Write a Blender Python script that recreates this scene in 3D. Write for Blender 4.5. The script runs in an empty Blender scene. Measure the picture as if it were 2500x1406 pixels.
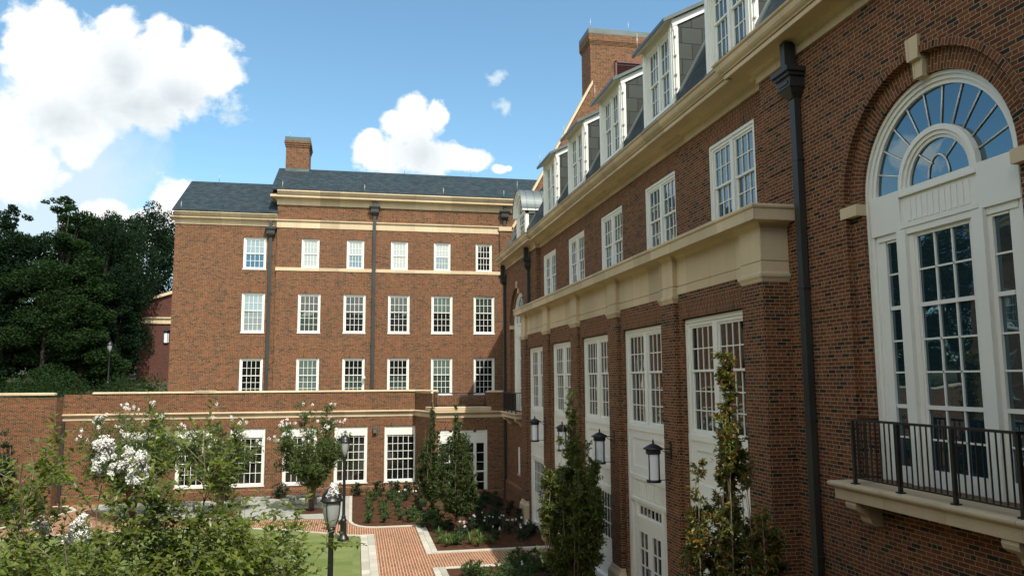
import bpy, math, random
import numpy as np
from mathutils import Vector, Matrix
R = math.radians
random.seed(7)
C = bpy.context.scene.collection
GZ = -6.4                                   # courtyard ground level (the camera is at the origin)

# ------------------------------------------------------------------ tags / objects
def tag(o, label=None, cat=None, group=None, kind=None):
    if label: o['label'] = label
    if cat: o['category'] = cat
    if group: o['group'] = group
    if kind: o['kind'] = kind
    return o
def thing(name, loc, label, cat, group=None, rz=0):
    o = bpy.data.objects.new(name, None); C.objects.link(o)
    o.empty_display_size = .2; o.location = loc; o.rotation_euler = (0, 0, rz)
    return tag(o, label, cat, group)
def link(name, me, parent=None, loc=(0, 0, 0), rz=0):
    o = bpy.data.objects.new(name, me); C.objects.link(o)
    o.location = loc; o.rotation_euler = (0, 0, rz)
    if parent: o.parent = parent
    return o
def copy_tree(o, parent=None):
    c = o.copy(); C.objects.link(c); c.parent = parent
    for ch in list(o.children): copy_tree(ch, c)
    return c

class MB:
    def __init__(s): s.v = []; s.f = []; s.uv = {}; s.mi = {}; s.smooth = set()
    def poly(s, pts, uv=None, sm=False):
        n = len(s.v); s.v.extend([tuple(p) for p in pts]); s.f.append(list(range(n, n + len(pts))))
        if uv: s.uv[len(s.f) - 1] = uv
        if sm: s.smooth.add(len(s.f) - 1)
    def box(s, x0, x1, y0, y1, z0, z1):
        if x0 > x1: x0, x1 = x1, x0
        if y0 > y1: y0, y1 = y1, y0
        n = len(s.v)
        s.v += [(x0,y0,z0),(x1,y0,z0),(x1,y1,z0),(x0,y1,z0),(x0,y0,z1),(x1,y0,z1),(x1,y1,z1),(x0,y1,z1)]
        for q in ((0,3,2,1),(4,5,6,7),(0,1,5,4),(1,2,6,5),(2,3,7,6),(3,0,4,7)): s.f.append([n + i for i in q])
    def sweep(s, path, prof, closed_prof=True, caps=True):
        """mitred extrusion of prof [(outward, z)] along a horizontal polyline; outward = right-hand side of travel"""
        m = len(path); ring = []
        for i, p in enumerate(path):
            d0 = Vector(path[i]) - Vector(path[i-1]) if i else Vector(path[1]) - Vector(path[0])
            d1 = Vector(path[i+1]) - Vector(path[i]) if i < m - 1 else d0
            d0.normalize(); d1.normalize()
            n0 = Vector((d0.y, -d0.x)); n1 = Vector((d1.y, -d1.x))
            b = (n0 + n1); k = b.dot(n0); b = b / max(k, .2)
            ring.append([(p[0] + b.x * o, p[1] + b.y * o, z) for o, z in prof])
        base = len(s.v); k = len(prof)
        for r in ring: s.v += r
        for i in range(m - 1):
            for j in range(k if closed_prof else k - 1):
                a = base + i * k + j; b_ = base + i * k + (j + 1) % k
                s.f.append([a, b_, b_ + k, a + k])
        if caps and closed_prof:
            s.f.append([base + j for j in range(k)]); s.f.append([base + (m-1) * k + j for j in range(k)][::-1])
    def tube(s, pts, rad, n=6, cap=True):
        pts = [Vector(p) for p in pts]
        if not hasattr(rad, '__len__'): rad = [rad] * len(pts)
        base = len(s.v)
        for i, p in enumerate(pts):
            d = (pts[min(i+1, len(pts)-1)] - pts[max(i-1, 0)])
            if d.length < 1e-9: d = Vector((0,0,1))
            d.normalize()
            a = Vector((0,0,1)) if abs(d.z) < .9 else Vector((1,0,0))
            u = d.cross(a).normalized(); w = d.cross(u)
            for k in range(n):
                t = 2 * math.pi * k / n
                s.v.append(tuple(p + (u * math.cos(t) + w * math.sin(t)) * rad[i]))
        for i in range(len(pts) - 1):
            for k in range(n):
                a = base + i*n + k; b = base + i*n + (k+1) % n
                s.f.append([a, b, b+n, a+n]); s.smooth.add(len(s.f) - 1)
        if cap:
            s.f.append([base + k for k in range(n)][::-1]); s.f.append([base + (len(pts)-1)*n + k for k in range(n)])
    def lathe(s, prof, n=20, c=(0,0,0)):
        base = len(s.v)
        for r, z in prof:
            for k in range(n):
                t = 2*math.pi*k/n
                s.v.append((c[0] + r*math.cos(t), c[1] + r*math.sin(t), c[2] + z))
        for i in range(len(prof)-1):
            for k in range(n):
                a = base+i*n+k; b = base+i*n+(k+1)%n
                s.f.append([a,b,b+n,a+n]); s.smooth.add(len(s.f)-1)
    def mesh(s, name, mat):
        me = bpy.data.meshes.new(name); me.from_pydata(s.v, [], s.f); me.validate(clean_customdata=False)
        me.materials.append(mat)
        if s.uv:
            ul = me.uv_layers.new(name='UVMap')
            for i, p in enumerate(me.polygons):
                u = s.uv.get(i)
                if u:
                    for k, li in enumerate(p.loop_indices): ul.data[li].uv = u[k]
        if s.smooth:
            for i in s.smooth:
                if i < len(me.polygons): me.polygons[i].use_smooth = True
        me.update(); return me
    def build(s, name, mat, parent=None, world=True):
        loc = (0,0,0)
        if parent and world:
            q = parent; off = Vector((0,0,0))
            while q: off += q.location; q = q.parent
            loc = -off
        return link(name, s.mesh(name, mat), parent, loc)

# ------------------------------------------------------------------ materials
def newmat(name):
    m = bpy.data.materials.new(name); m.use_nodes = True
    nt = m.node_tree; nt.nodes.clear()
    out = nt.nodes.new('ShaderNodeOutputMaterial'); b = nt.nodes.new('ShaderNodeBsdfPrincipled')
    nt.links.new(b.outputs[0], out.inputs[0])
    return m, nt, b, out
class G:
    def __init__(s, nt): s.nt = nt
    def n(s, t, **kw):
        x = s.nt.nodes.new(t)
        for k, v in kw.items(): setattr(x, k, v)
        return x
    def set(s, sock, v):
        if isinstance(v, bpy.types.NodeSocket): s.nt.links.new(v, sock)
        elif v is not None: sock.default_value = v
    def m(s, op, a, b=None, c=None):
        x = s.n('ShaderNodeMath', operation=op)
        for i, v in enumerate((a, b, c)): s.set(x.inputs[i], v)
        return x.outputs[0]
    def mix(s, f, a, b, blend='MIX'):
        x = s.n('ShaderNodeMix', data_type='RGBA', blend_type=blend)
        s.set(x.inputs[0], f); s.set(x.inputs[6], a); s.set(x.inputs[7], b)
        return x.outputs[2]
    def noise(s, vec, scale, detail=3, rough=.5, dist=0):
        x = s.n('ShaderNodeTexNoise'); s.set(x.inputs['Vector'], vec); x.inputs['Scale'].default_value = scale
        x.inputs['Detail'].default_value = detail; x.inputs['Roughness'].default_value = rough
        x.inputs['Distortion'].default_value = dist
        return x.outputs['Fac']
    def ramp(s, f, stops, interp='LINEAR'):
        x = s.n('ShaderNodeValToRGB'); x.color_ramp.interpolation = interp; el = x.color_ramp.elements
        while len(el) > 1: el.remove(el[0])
        el[0].position = stops[0][0]; el[0].color = col(stops[0][1])
        for p, c in stops[1:]:
            e = el.new(p); e.color = col(c)
        s.set(x.inputs[0], f); return x.outputs[0]
    def rng(s, f, a, b, c=0, d=1):
        x = s.n('ShaderNodeMapRange'); s.set(x.inputs[0], f)
        for i, v in enumerate((a, b, c, d)): s.set(x.inputs[i+1], v)
        return x.outputs[0]
    def bump(s, h, strength, dist, bsdf):
        x = s.n('ShaderNodeBump'); x.inputs['Strength'].default_value = strength; x.inputs['Distance'].default_value = dist
        s.set(x.inputs['Height'], h); s.nt.links.new(x.outputs[0], bsdf.inputs['Normal'])
def col(c):
    if not hasattr(c, '__len__'): c = (c, c, c)
    return (c[0], c[1], c[2], 1)

def wall_uv(g):
    ge = g.n('ShaderNodeNewGeometry')
    sp = g.n('ShaderNodeSeparateXYZ'); g.set(sp.inputs[0], ge.outputs['Position'])
    sn = g.n('ShaderNodeSeparateXYZ'); g.set(sn.inputs[0], ge.outputs['True Normal'])
    ax, ay, az = [g.m('ABSOLUTE', sn.outputs[i]) for i in range(3)]
    xdom = g.m('GREATER_THAN', ax, ay); flat = g.m('GREATER_THAN', az, .95)
    x, y, z = sp.outputs
    u = g.m('ADD', g.m('MULTIPLY', xdom, y), g.m('MULTIPLY', g.m('SUBTRACT', 1, xdom), x))
    # on canted walls use a blend so courses still run
    uf = g.m('ADD', g.m('MULTIPLY', flat, x), g.m('MULTIPLY', g.m('SUBTRACT', 1, flat), u))
    vf = g.m('ADD', g.m('MULTIPLY', flat, y), g.m('MULTIPLY', g.m('SUBTRACT', 1, flat), z))
    return uf, vf, ge.outputs['Position']

def brickmat(name, W=.2032, H=.0677, J=.011, header=6, cols=None, mortar=(.38,.285,.17), rough=.85, swap=None, dark=.13, bumpd=.006, wear=.25, vs=1.0, stain=.35):
    m, nt, b, out = newmat(name); g = G(nt)
    if swap == 'uv':
        tc = g.n('ShaderNodeUVMap'); sp = g.n('ShaderNodeSeparateXYZ'); g.set(sp.inputs[0], tc.outputs[0])
        u, v = sp.outputs[1], sp.outputs[0]; pos = g.n('ShaderNodeNewGeometry').outputs['Position']
    else:
        u, v, pos = wall_uv(g)
        if swap == 'yx': u, v = v, u
        if vs != 1.0: v = g.m('MULTIPLY', v, vs)
    row = g.m('FLOOR', g.m('DIVIDE', v, H)); fv = g.m('FRACT', g.m('DIVIDE', v, H))
    if header:
        isH = g.m('LESS_THAN', g.m('FLOORED_MODULO', row, header), .5)
        Wp = g.m('MULTIPLY', g.m('SUBTRACT', 1, g.m('MULTIPLY', isH, .5)), W)
    else: isH = 0.0; Wp = W
    off = g.m('MULTIPLY', g.m('FLOORED_MODULO', row, 2), .5)
    if header: off = g.m('ADD', off, g.m('MULTIPLY', isH, .25))
    uu = g.m('ADD', g.m('DIVIDE', u, Wp), off); cl = g.m('FLOOR', uu); fu = g.m('FRACT', uu)
    du = g.m('MULTIPLY', g.m('MINIMUM', fu, g.m('SUBTRACT', 1, fu)), Wp)
    dv = g.m('MULTIPLY', g.m('MINIMUM', fv, g.m('SUBTRACT', 1, fv)), H)
    d = g.m('MINIMUM', du, dv)
    mask = g.rng(d, J*.35, J*.62)                       # 0 mortar, 1 brick
    cx = g.n('ShaderNodeCombineXYZ'); g.set(cx.inputs[0], cl); g.set(cx.inputs[1], row)
    wn = g.n('ShaderNodeTexWhiteNoise', noise_dimensions='2D'); g.set(wn.inputs['Vector'], cx.outputs[0])
    cols = cols or [(.150,.044,.016),(.100,.030,.012),(.185,.062,.023),(.125,.038,.015)]
    k = len(cols); stops = [(0, (.014,.013,.009)), (dark*.6, (.028,.020,.013))] if dark else []
    for i, c in enumerate(cols): stops.append((dark + (1-dark)*i/k, c))
    base = g.ramp(wn.outputs['Value'], stops, 'CONSTANT')
    hue = g.rng(g.m('FRACT', g.m('MULTIPLY', wn.outputs['Value'], 37.7)), 0, 1, .85, 1.15)
    base = g.mix(1.0, base, g.combine(hue) if hasattr(g, 'combine') else base, 'MIX') if False else base
    sc = g.n('ShaderNodeVectorMath', operation='SCALE'); g.set(sc.inputs[0], base); g.set(sc.inputs['Scale'], hue); base = sc.outputs[0]
    fine = g.noise(pos, 60, 3, .6); big = g.noise(pos, .35, 4, .55)
    base = g.mix(g.rng(fine, .35, .75, 0, .35), base, g.mix(.5, base, col((.05,.025,.015))))
    mort = g.mix(g.rng(g.noise(pos, 9, 2), .3, .7, 0, .4), col(mortar), col(tuple(c*.75 for c in mortar)))
    c = g.mix(mask, mort, base)
    c = g.mix(g.rng(big, .35, .7, 0, wear), c, g.mix(.25, c, col((.20,.12,.06))))
    vm = g.n('ShaderNodeVectorMath', operation='MULTIPLY'); g.set(vm.inputs[0], pos); vm.inputs[1].default_value = (1.1, 1.1, .22)
    stn = g.rng(g.noise(vm.outputs[0], .8, 5, .65), .42, .72, 0, stain)
    c = g.mix(stn, c, g.mix(.6, c, col((.05,.04,.03))))
    g.set(b.inputs['Base Color'], c); b.inputs['Roughness'].default_value = rough; b.inputs['Specular IOR Level'].default_value = .25
    h = g.m('ADD', mask, g.m('MULTIPLY', fine, .35))
    g.bump(h, .8, bumpd, b)
    return m

def plain(name, c, rough=.6, metal=0, var=.12, scale=3, bump=0, bscale=40, spec=.5, c2=None):
    m, nt, b, out = newmat(name); g = G(nt)
    pos = g.n('ShaderNodeNewGeometry').outputs['Position']
    n1 = g.noise(pos, scale, 5, .6)
    lo = tuple(x*(1-var*1.6) for x in c) if c2 is None else c2
    g.set(b.inputs['Base Color'], g.mix(g.rng(n1, .35, .7), col(c), col(lo)))
    b.inputs['Roughness'].default_value = rough; b.inputs['Metallic'].default_value = metal
    b.inputs['Specular IOR Level'].default_value = spec
    if bump: g.bump(g.noise(pos, bscale, 4, .6), .6, bump, b)
    return m

def leafmat(name, c1, c2, trans=.35, rough=.45, c3=None, p3=.0):
    m, nt, b, out = newmat(name); g = G(nt)
    ge = g.n('ShaderNodeNewGeometry'); rnd = ge.outputs['Random Per Island']
    base = g.mix(rnd, col(c1), col(c2))
    if c3: base = g.mix(g.m('GREATER_THAN', g.m('FRACT', g.m('MULTIPLY', rnd, 17.3)), 1-p3), base, col(c3))
    big = g.noise(ge.outputs['Position'], 1.3, 2)
    base = g.mix(g.rng(big, .35, .7, 0, .35), base, col(tuple(x*.6 for x in c1)))
    g.set(b.inputs['Base Color'], base); b.inputs['Roughness'].default_value = rough; b.inputs['Specular IOR Level'].default_value = .08 if rough > .65 else .5
    t = g.n('ShaderNodeBsdfTranslucent')
    sc = g.n('ShaderNodeVectorMath', operation='MULTIPLY'); g.set(sc.inputs[0], base); sc.inputs[1].default_value = (1.3, 1.5, .6)
    g.set(t.inputs['Color'], sc.outputs[0])
    ms = g.n('ShaderNodeMixShader'); ms.inputs[0].default_value = trans
    nt.links.new(b.outputs[0], ms.inputs[1]); nt.links.new(t.outputs[0], ms.inputs[2]); nt.links.new(ms.outputs[0], out.inputs[0])
    return m

def glassmat(name, c, ior=2.0, rough=.015, wav=.0015, blind=False, spec=.5):
    m, nt, b, out = newmat(name); g = G(nt)
    pos = g.n('ShaderNodeNewGeometry').outputs['Position']
    cc = col(c)
    if blind:
        sp = g.n('ShaderNodeSeparateXYZ'); g.set(sp.inputs[0], pos)
        st = g.m('GREATER_THAN', g.m('FRACT', g.m('DIVIDE', sp.outputs[2], .09)), .82)
        cc = g.mix(g.m('MULTIPLY', st, .35), col(c), col(tuple(x*.3 for x in c)))
    g.set(b.inputs['Base Color'], cc)
    b.inputs['Roughness'].default_value = rough; b.inputs['IOR'].default_value = ior
    g.bump(g.noise(pos, 1.6, 1, .4), .5, wav*6, b)
    return m

BR = brickmat('red_brick')
SOL = brickmat('soldier_brick', header=0, swap='uv', dark=.06, cols=[(.15,.045,.017),(.12,.036,.014),(.17,.055,.021)])
PAVE = brickmat('paving_brick', W=.2, H=.1, J=.024, header=0, swap='yx', dark=.0, cols=[(.25,.078,.042),(.20,.060,.034),(.29,.10,.055),(.23,.076,.045)], mortar=(.56,.42,.26), wear=.4, bumpd=.003)
SLATE = brickmat('slate_roof', W=.32, H=.2, J=.034, header=0, dark=.0, cols=[(.010,.026,.034),(.018,.040,.050),(.026,.050,.060),(.014,.032,.042)], mortar=(.010,.014,.018), rough=.7, bumpd=.02, wear=.03, vs=1.15, stain=.15)
SLATE2 = brickmat('slate_roof_low', W=.32, H=.10, J=.022, header=0, dark=.0, cols=[(.010,.026,.034),(.018,.040,.050),(.026,.050,.060),(.014,.032,.042)], mortar=(.010,.014,.018), rough=.75, bumpd=.012, wear=.03)
CHEEK = brickmat('zinc_cheek', W=.62, H=.46, J=.02, header=0, dark=.0, cols=[(.035,.044,.038),(.042,.052,.046),(.031,.039,.034)], mortar=(.008,.01,.01), rough=.6, bumpd=.01, wear=.1)
STONE = brickmat('cast_stone', W=1.22, H=60., J=.008, header=0, dark=0, cols=[(.60,.475,.305),(.58,.455,.29),(.62,.49,.32),(.59,.465,.30)], mortar=(.33,.26,.17), rough=.75, bumpd=.002, wear=.1, stain=.3)
CURB = plain('pale_paving_stone', (.50,.47,.38), .8, var=.12, scale=1.5, bump=.003, bscale=40)
CONC = plain('concrete_paving', (.34,.34,.30), .85, var=.12, scale=.6, bump=.002, bscale=60)
WHITE = plain('white_paint', (.78,.765,.69), .45, var=.04, scale=.7, bump=.0006, bscale=25)
SOFF = plain('white_soffit', (.72,.71,.66), .55, var=.05, scale=.7)
PIPE = plain('dark_bronze_metal', (.035,.037,.033), .5, metal=.0, var=.25, scale=1.2, bump=.001, bscale=30)
IRON = plain('black_iron', (.014,.014,.015), .38, var=.2, scale=4, bump=.0006, bscale=60)
LEAD = plain('grey_sheet_metal', (.10,.125,.12), .45, metal=.35, var=.2, scale=1.0, bump=.002, bscale=6)
LEADR = plain('pale_sheet_metal', (.12,.145,.145), .5, metal=.3, var=.15, scale=1.0)
WIRE = plain('braided_cable', (.45,.44,.42), .4, metal=.6)
MULCH = plain('pine_bark_mulch', (.095,.045,.025), .95, var=.3, scale=6, bump=.05, bscale=14, c2=(.04,.018,.010), spec=.1)
GLASS = glassmat('dark_window_glass', (.006,.008,.008), 1.75)
GLASSR = glassmat('sky_window_glass', (.012,.026,.034), 2.6)
GLASSR.node_tree.nodes['Principled BSDF'].inputs['Specular Tint'].default_value = (.62, .86, 1, 1)
GLASSB = glassmat('blind_window_glass', (.10,.145,.125), 2.0, blind=True)
GLASSD = glassmat('dim_window_glass', (.035,.055,.045), 1.9, blind=True)
GLASSP = glassmat('pale_curtain_glass', (.24,.30,.31), 2.2, blind=True)
LAMPG = glassmat('clear_lamp_glass', (.30,.32,.31), 1.5, rough=.08)
LAMPW = plain('frosted_lamp_glass', (.70,.72,.76), .35, var=.03)
LOUV = plain('louvre_metal', (.10,.035,.035), .5)

def lawnmat():
    m, nt, b, out = newmat('mown_lawn'); g = G(nt)
    pos = g.n('ShaderNodeNewGeometry').outputs['Position']
    sp = g.n('ShaderNodeSeparateXYZ'); g.set(sp.inputs[0], pos)
    row = g.m('FLOOR', g.m('DIVIDE', sp.outputs[1], .62)); cl = g.m('FLOOR', g.m('ADD', g.m('DIVIDE', sp.outputs[0], 1.25), g.m('MULTIPLY', g.m('FLOORED_MODULO', row, 2), .5)))
    cx = g.n('ShaderNodeCombineXYZ'); g.set(cx.inputs[0], cl); g.set(cx.inputs[1], row)
    wn = g.n('ShaderNodeTexWhiteNoise', noise_dimensions='2D'); g.set(wn.inputs['Vector'], cx.outputs[0])
    base = g.mix(wn.outputs['Value'], col((.13,.18,.045)), col((.25,.27,.11)))
    base = g.mix(g.rng(g.noise(pos, 2.2, 4, .6), .3, .75, 0, .5), base, col((.14,.175,.05)))
    base = g.mix(g.rng(g.noise(pos, 45, 3, .7), .35, .7, 0, .7), base, col((.10,.14,.035)))
    g.set(b.inputs['Base Color'], base); b.inputs['Roughness'].default_value = .9; b.inputs['Specular IOR Level'].default_value = .15
    g.bump(g.noise(pos, 60, 3, .7), .8, .03, b)
    return m
LAWN = lawnmat()
GROUND = plain('woodland_ground', (.05,.06,.025), .95, var=.3, scale=.5, c2=(.07,.05,.03), spec=.1)
ASPH = plain('asphalt', (.06,.06,.06), .9)
BARK = plain('smooth_bark', (.26,.19,.13), .8, var=.3, scale=12, bump=.003, bscale=30, c2=(.09,.065,.045))
BARKD = plain('dark_bark', (.06,.045,.035), .9, var=.3, scale=8, bump=.01, bscale=20)
LF_CM = leafmat('crape_myrtle_leaf', (.085,.125,.02), (.24,.28,.055), .45, .34, (.24,.26,.05), .05)
LF_CM2 = leafmat('far_crape_leaf', (.06,.10,.025), (.14,.19,.05), .35, .5)
LF_COL = leafmat('columnar_tree_leaf', (.05,.08,.015), (.17,.20,.04), .35, .42, (.22,.09,.03), .05)
LF_COLR = leafmat('rusty_tree_leaf', (.055,.085,.016), (.18,.20,.045), .35, .42, (.34,.15,.05), .26)
LF_CD = leafmat('far_columnar_leaf', (.035,.062,.014), (.09,.125,.03), .3, .45)
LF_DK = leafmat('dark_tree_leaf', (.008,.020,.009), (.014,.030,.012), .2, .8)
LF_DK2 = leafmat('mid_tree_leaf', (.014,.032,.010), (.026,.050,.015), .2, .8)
LF_SH = leafmat('shrub_leaf', (.04,.08,.02), (.08,.14,.03), .3, .45)
LF_SHD = leafmat('dark_shrub_leaf', (.018,.038,.014), (.035,.06,.02), .2, .4)
LF_LI = leafmat('lily_leaf', (.07,.13,.03), (.14,.22,.05), .35, .4)
PETAL = plain('white_petal', (.92,.91,.86), .6, var=.04, scale=30)

# ------------------------------------------------------------------ frame helper: facade coordinates
# 'W' facade faces -X at x=plane, a = world Y ; 'S' facade faces -Y at y=plane, a = world X ; d = depth into the wall
def T(face, plane):
    if face == 'W': return lambda a, d, z: (plane + d, a, z)
    if face == 'E': return lambda a, d, z: (plane - d, a, z)
    if face == 'N': return lambda a, d, z: (a, plane - d, z)
    return lambda a, d, z: (a, plane + d, z)
def wall(mb, face, plane, a0, a1, z0, z1, holes=(), rev=.18):
    """wall sheet with rectangular openings (a0,a1,z0,z1) and their reveals"""
    t = T(face, plane)
    A = sorted({a0, a1, *[h[0] for h in holes], *[h[1] for h in holes]}); Z = sorted({z0, z1, *[h[2] for h in holes], *[h[3] for h in holes]})
    A = [a for a in A if a0 - 1e-6 <= a <= a1 + 1e-6]; Z = [z for z in Z if z0 - 1e-6 <= z <= z1 + 1e-6]
    for j in range(len(Z) - 1):
        zc = (Z[j] + Z[j+1]) / 2; st = None
        for i in range(len(A) - 1):
            ac = (A[i] + A[i+1]) / 2
            hole = any(h[0] < ac < h[1] and h[2] < zc < h[3] for h in holes)
            if not hole and st is None: st = A[i]
            if hole and st is not None: mb.poly([t(st,0,Z[j]), t(A[i],0,Z[j]), t(A[i],0,Z[j+1]), t(st,0,Z[j+1])]); st = None
        if st is not None: mb.poly([t(st,0,Z[j]), t(A[-1],0,Z[j]), t(A[-1],0,Z[j+1]), t(st,0,Z[j+1])])
    for h in holes:
        p, q, r, s = h
        mb.poly([t(p,0,r), t(p,rev,r), t(p,rev,s), t(p,0,s)]); mb.poly([t(q,0,r), t(q,0,s), t(q,rev,s), t(q,rev,r)])
        mb.poly([t(p,0,s), t(p,rev,s), t(q,rev,s), t(q,0,s)]); mb.poly([t(p,0,r), t(q,0,r), t(q,rev,r), t(p,rev,r)])
def fbox(mb, face, plane, a0, a1, d0, d1, z0, z1):
    t = T(face, plane); p = t(a0, d0, z0); q = t(a1, d1, z1); mb.box(p[0], q[0], p[1], q[1], p[2], q[2])
def jack(mb, face, plane, ac, w, z0, h=.42, flare=.13, proud=.006):
    """splayed soldier-brick flat arch"""
    t = T(face, plane); n = max(8, int(w / .0677)); 
    for i in range(n):
        f0, f1 = i/n, (i+1)/n
        b0, b1 = ac - w/2 + w*f0, ac - w/2 + w*f1; W2 = w + 2*flare
        c0, c1 = ac - W2/2 + W2*f0, ac - W2/2 + W2*f1
        mb.poly([t(b0,-proud,z0), t(b1,-proud,z0), t(c1,-proud,z0+h), t(c0,-proud,z0+h)],
                uv=[(i*.0677, 0), ((i+1)*.0677, 0), ((i+1)*.0677, h), (i*.0677, h)])
    mb.poly([t(ac-w/2,-proud,z0), t(ac-w/2,.1,z0), t(ac+w/2,.1,z0), t(ac+w/2,-proud,z0)], uv=[(0,0),(0,.1),(w,.1),(w,0)])
def soldier(mb, face, plane, a0, a1, z0, z1, proud=.012):
    t = T(face, plane); L = a1 - a0; H = z1 - z0
    mb.poly([t(a0,-proud,z0), t(a1,-proud,z0), t(a1,-proud,z1), t(a0,-proud,z1)], uv=[(0,0),(L,0),(L,H),(0,H)])
    for z in (z0, z1): mb.poly([t(a0,-proud,z), t(a1,-proud,z), t(a1,.02,z), t(a0,.02,z)], uv=[(0,0),(L,0),(L,.03),(0,.03)])
    for a in (a0, a1): mb.poly([t(a,-proud,z0), t(a,-proud,z1), t(a,.02,z1), t(a,.02,z0)], uv=[(0,0),(0,H),(.03,H),(.03,0)])

# ------------------------------------------------------------------ windows (local frame: x across, -y outward, z up, origin bottom centre on the wall plane)
WC = {}
def window(parent, face, plane, ac, z0, w, h, cols, rt, rb, units=1, glass=GLASS, glass2=None, split=.5, cas=.11, mull=.14, inset=.05, name='window', sill=True, pw=(0,0,0), stile=.055, mun=.026):
    key = (round(w,3), round(h,3), cols, rt, rb, units, split, cas, mull, inset, sill, name, stile)
    if key not in WC:
        fr = MB(); sa = MB(); gu = MB(); glo = MB()
        # casing: two steps
        for (a, o) in ((0, 0), (cas*.55, .028)):
            cw = cas - a if a else cas*.55
            x0 = -w/2 + a; x1 = w/2 - a; zt = h - a; y = inset + o
            fr.box(x0, x0+cw, y, y+.12, 0, zt); fr.box(x1-cw, x1, y, y+.12, 0, zt)
            fr.box(x0+cw, x1-cw, y, y+.12, zt-cw, zt)
        fr.box(-w/2+cas, w/2-cas, inset, inset+.12, 0, .07)
        iw = w - 2*cas; uw = (iw - mull*(units-1)) / units
        for k in range(units-1):
            xm = -w/2 + cas + (k+1)*uw + k*mull
            fr.box(xm, xm+mull, inset+.012, inset+.12, .07, h-cas)
        if sill: fr.box(-w/2-.03, w/2+.03, -.035, inset+.12, -.06, .0)
        for k in range(units):
            x0 = -w/2 + cas + k*(uw+mull); x1 = x0 + uw; zb = .07; zt = h - cas; zm = zb + (zt-zb)*split
            for (za, zc, rows, y) in ((zm-.02, zt, rt, inset+.055), (zb, zm+.02, rb, inset+.085)):
                if rows == 0: continue
                sa.box(x0, x0+stile, y, y+.04, za, zc); sa.box(x1-stile, x1, y, y+.04, za, zc)
                sa.box(x0+stile, x1-stile, y, y+.04, za, za+.05); sa.box(x0+stile, x1-stile, y, y+.04, zc-.05, zc)
                for i in range(1, cols):
                    xm = x0+stile + (uw-2*stile)*i/cols; sa.box(xm-mun/2, xm+mun/2, y+.008, y+.03, za+.05, zc-.05)
                for j in range(1, rows):
                    zz = za+.05 + (zc-za-.1)*j/rows; sa.box(x0+stile, x1-stile, y+.01, y+.028, zz-mun/2, zz+mun/2)
                (gu if rows is rt and zc == zt else glo).box(x0+stile-.01, x1-stile+.01, y+.032, y+.036, za+.04, zc-.04)
        WC[key] = (fr.mesh('window_frame', WHITE), sa.mesh('sash', WHITE), gu, glo)
    fr, sa, gu, glo = WC[key]; pns = []
    for tg_, gm, mt_ in (('u', gu, glass), ('l', glo, glass2 or glass)):
        if not gm.v: continue
        gk = key + (tg_, mt_.name)
        if gk not in WC: WC[gk] = gm.mesh('pane', mt_)
        pns.append(WC[gk])
    rz = {'W': -math.pi/2, 'S': 0, 'N': math.pi, 'E': math.pi/2}[face]
    t = T(face, plane)(ac, 0, z0)
    q = parent; off = Vector((0,0,0))
    while q: off += q.location; q = q.parent
    o = link(name, fr, parent, Vector(t) - off, rz)
    link('sash', sa, o)
    for p_ in pns: link('pane', p_, o)
    return o

def downspout(parent, face, plane, a, ztop, zbot, hz, w=.2, name='downspout'):
    """leader head with moulded top, rectangular pipe and straps"""
    mb = MB(); t = T(face, plane)
    fbox(mb, face, plane, a-w*.45, a+w*.45, -.30 if ztop > hz+.05 else -.2, -.08, hz, ztop)
    hh = w*3.2
    for (k, z0, z1, dd) in ((1.75, hz-.09, hz, .40), (1.5, hz-.16, hz-.09, .35), (1.25, hz-hh*.62, hz-.16, .30), (1.35, hz-hh*.68, hz-hh*.62, .32)):
        fbox(mb, face, plane, a-w*k, a+w*k, -dd, -.004, z0, z1)
    # raised panel on the head
    fbox(mb, face, plane, a-w*.85, a+w*.85, -.318, -.30, hz-hh*.56, hz-.24)
    # taper
    ks = [(1.25,.30), (.95,.25), (.5,.17)]
    for i in range(2):
        (k0,d0),(k1,d1) = ks[i], ks[i+1]; za = hz-hh*.68 - i*hh*.16; zb = za - hh*.16
        P = [t(a-w*k0,-d0,za), t(a+w*k0,-d0,za), t(a+w*k1,-d1,zb), t(a-w*k1,-d1,zb)]; mb.poly(P)
        for s_ in (-1, 1): mb.poly([t(a+s_*w*k0,-d0,za), t(a+s_*w*k0,-.01,za), t(a+s_*w*k1,-.01,zb), t(a+s_*w*k1,-d1,zb)])
    fbox(mb, face, plane, a-w*.5, a+w*.5, -.15, -.03, zbot, hz-hh)
    z = hz - hh - 1.2
    while z > zbot + .5:
        fbox(mb, face, plane, a-w*.62, a+w*.62, -.156, -.005, z, z+.05); z -= 2.4
    return mb.build(name, PIPE, parent)

# ================================================================== EAST BUILDING (right)
XA, XB, XL, XP = 8.15, 8.35, 7.58, 7.70
PC = [13.81 + 4.253*i for i in range(6)]                     # pier centres
BC = [(PC[i]+PC[i+1])/2 for i in range(5)]                   # bay centres
YJ0, YJ1 = 14.19, 34.65                                      # where the upper wall steps back
YN, YF = -3.0, 42.35
AN, AF = 9.70, 39.10                                         # arch centres
EB = thing('brick_building', (11, 20, GZ), 'long brick building on the right with white dormers, arched windows and a tan stone entablature', 'building')

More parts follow.
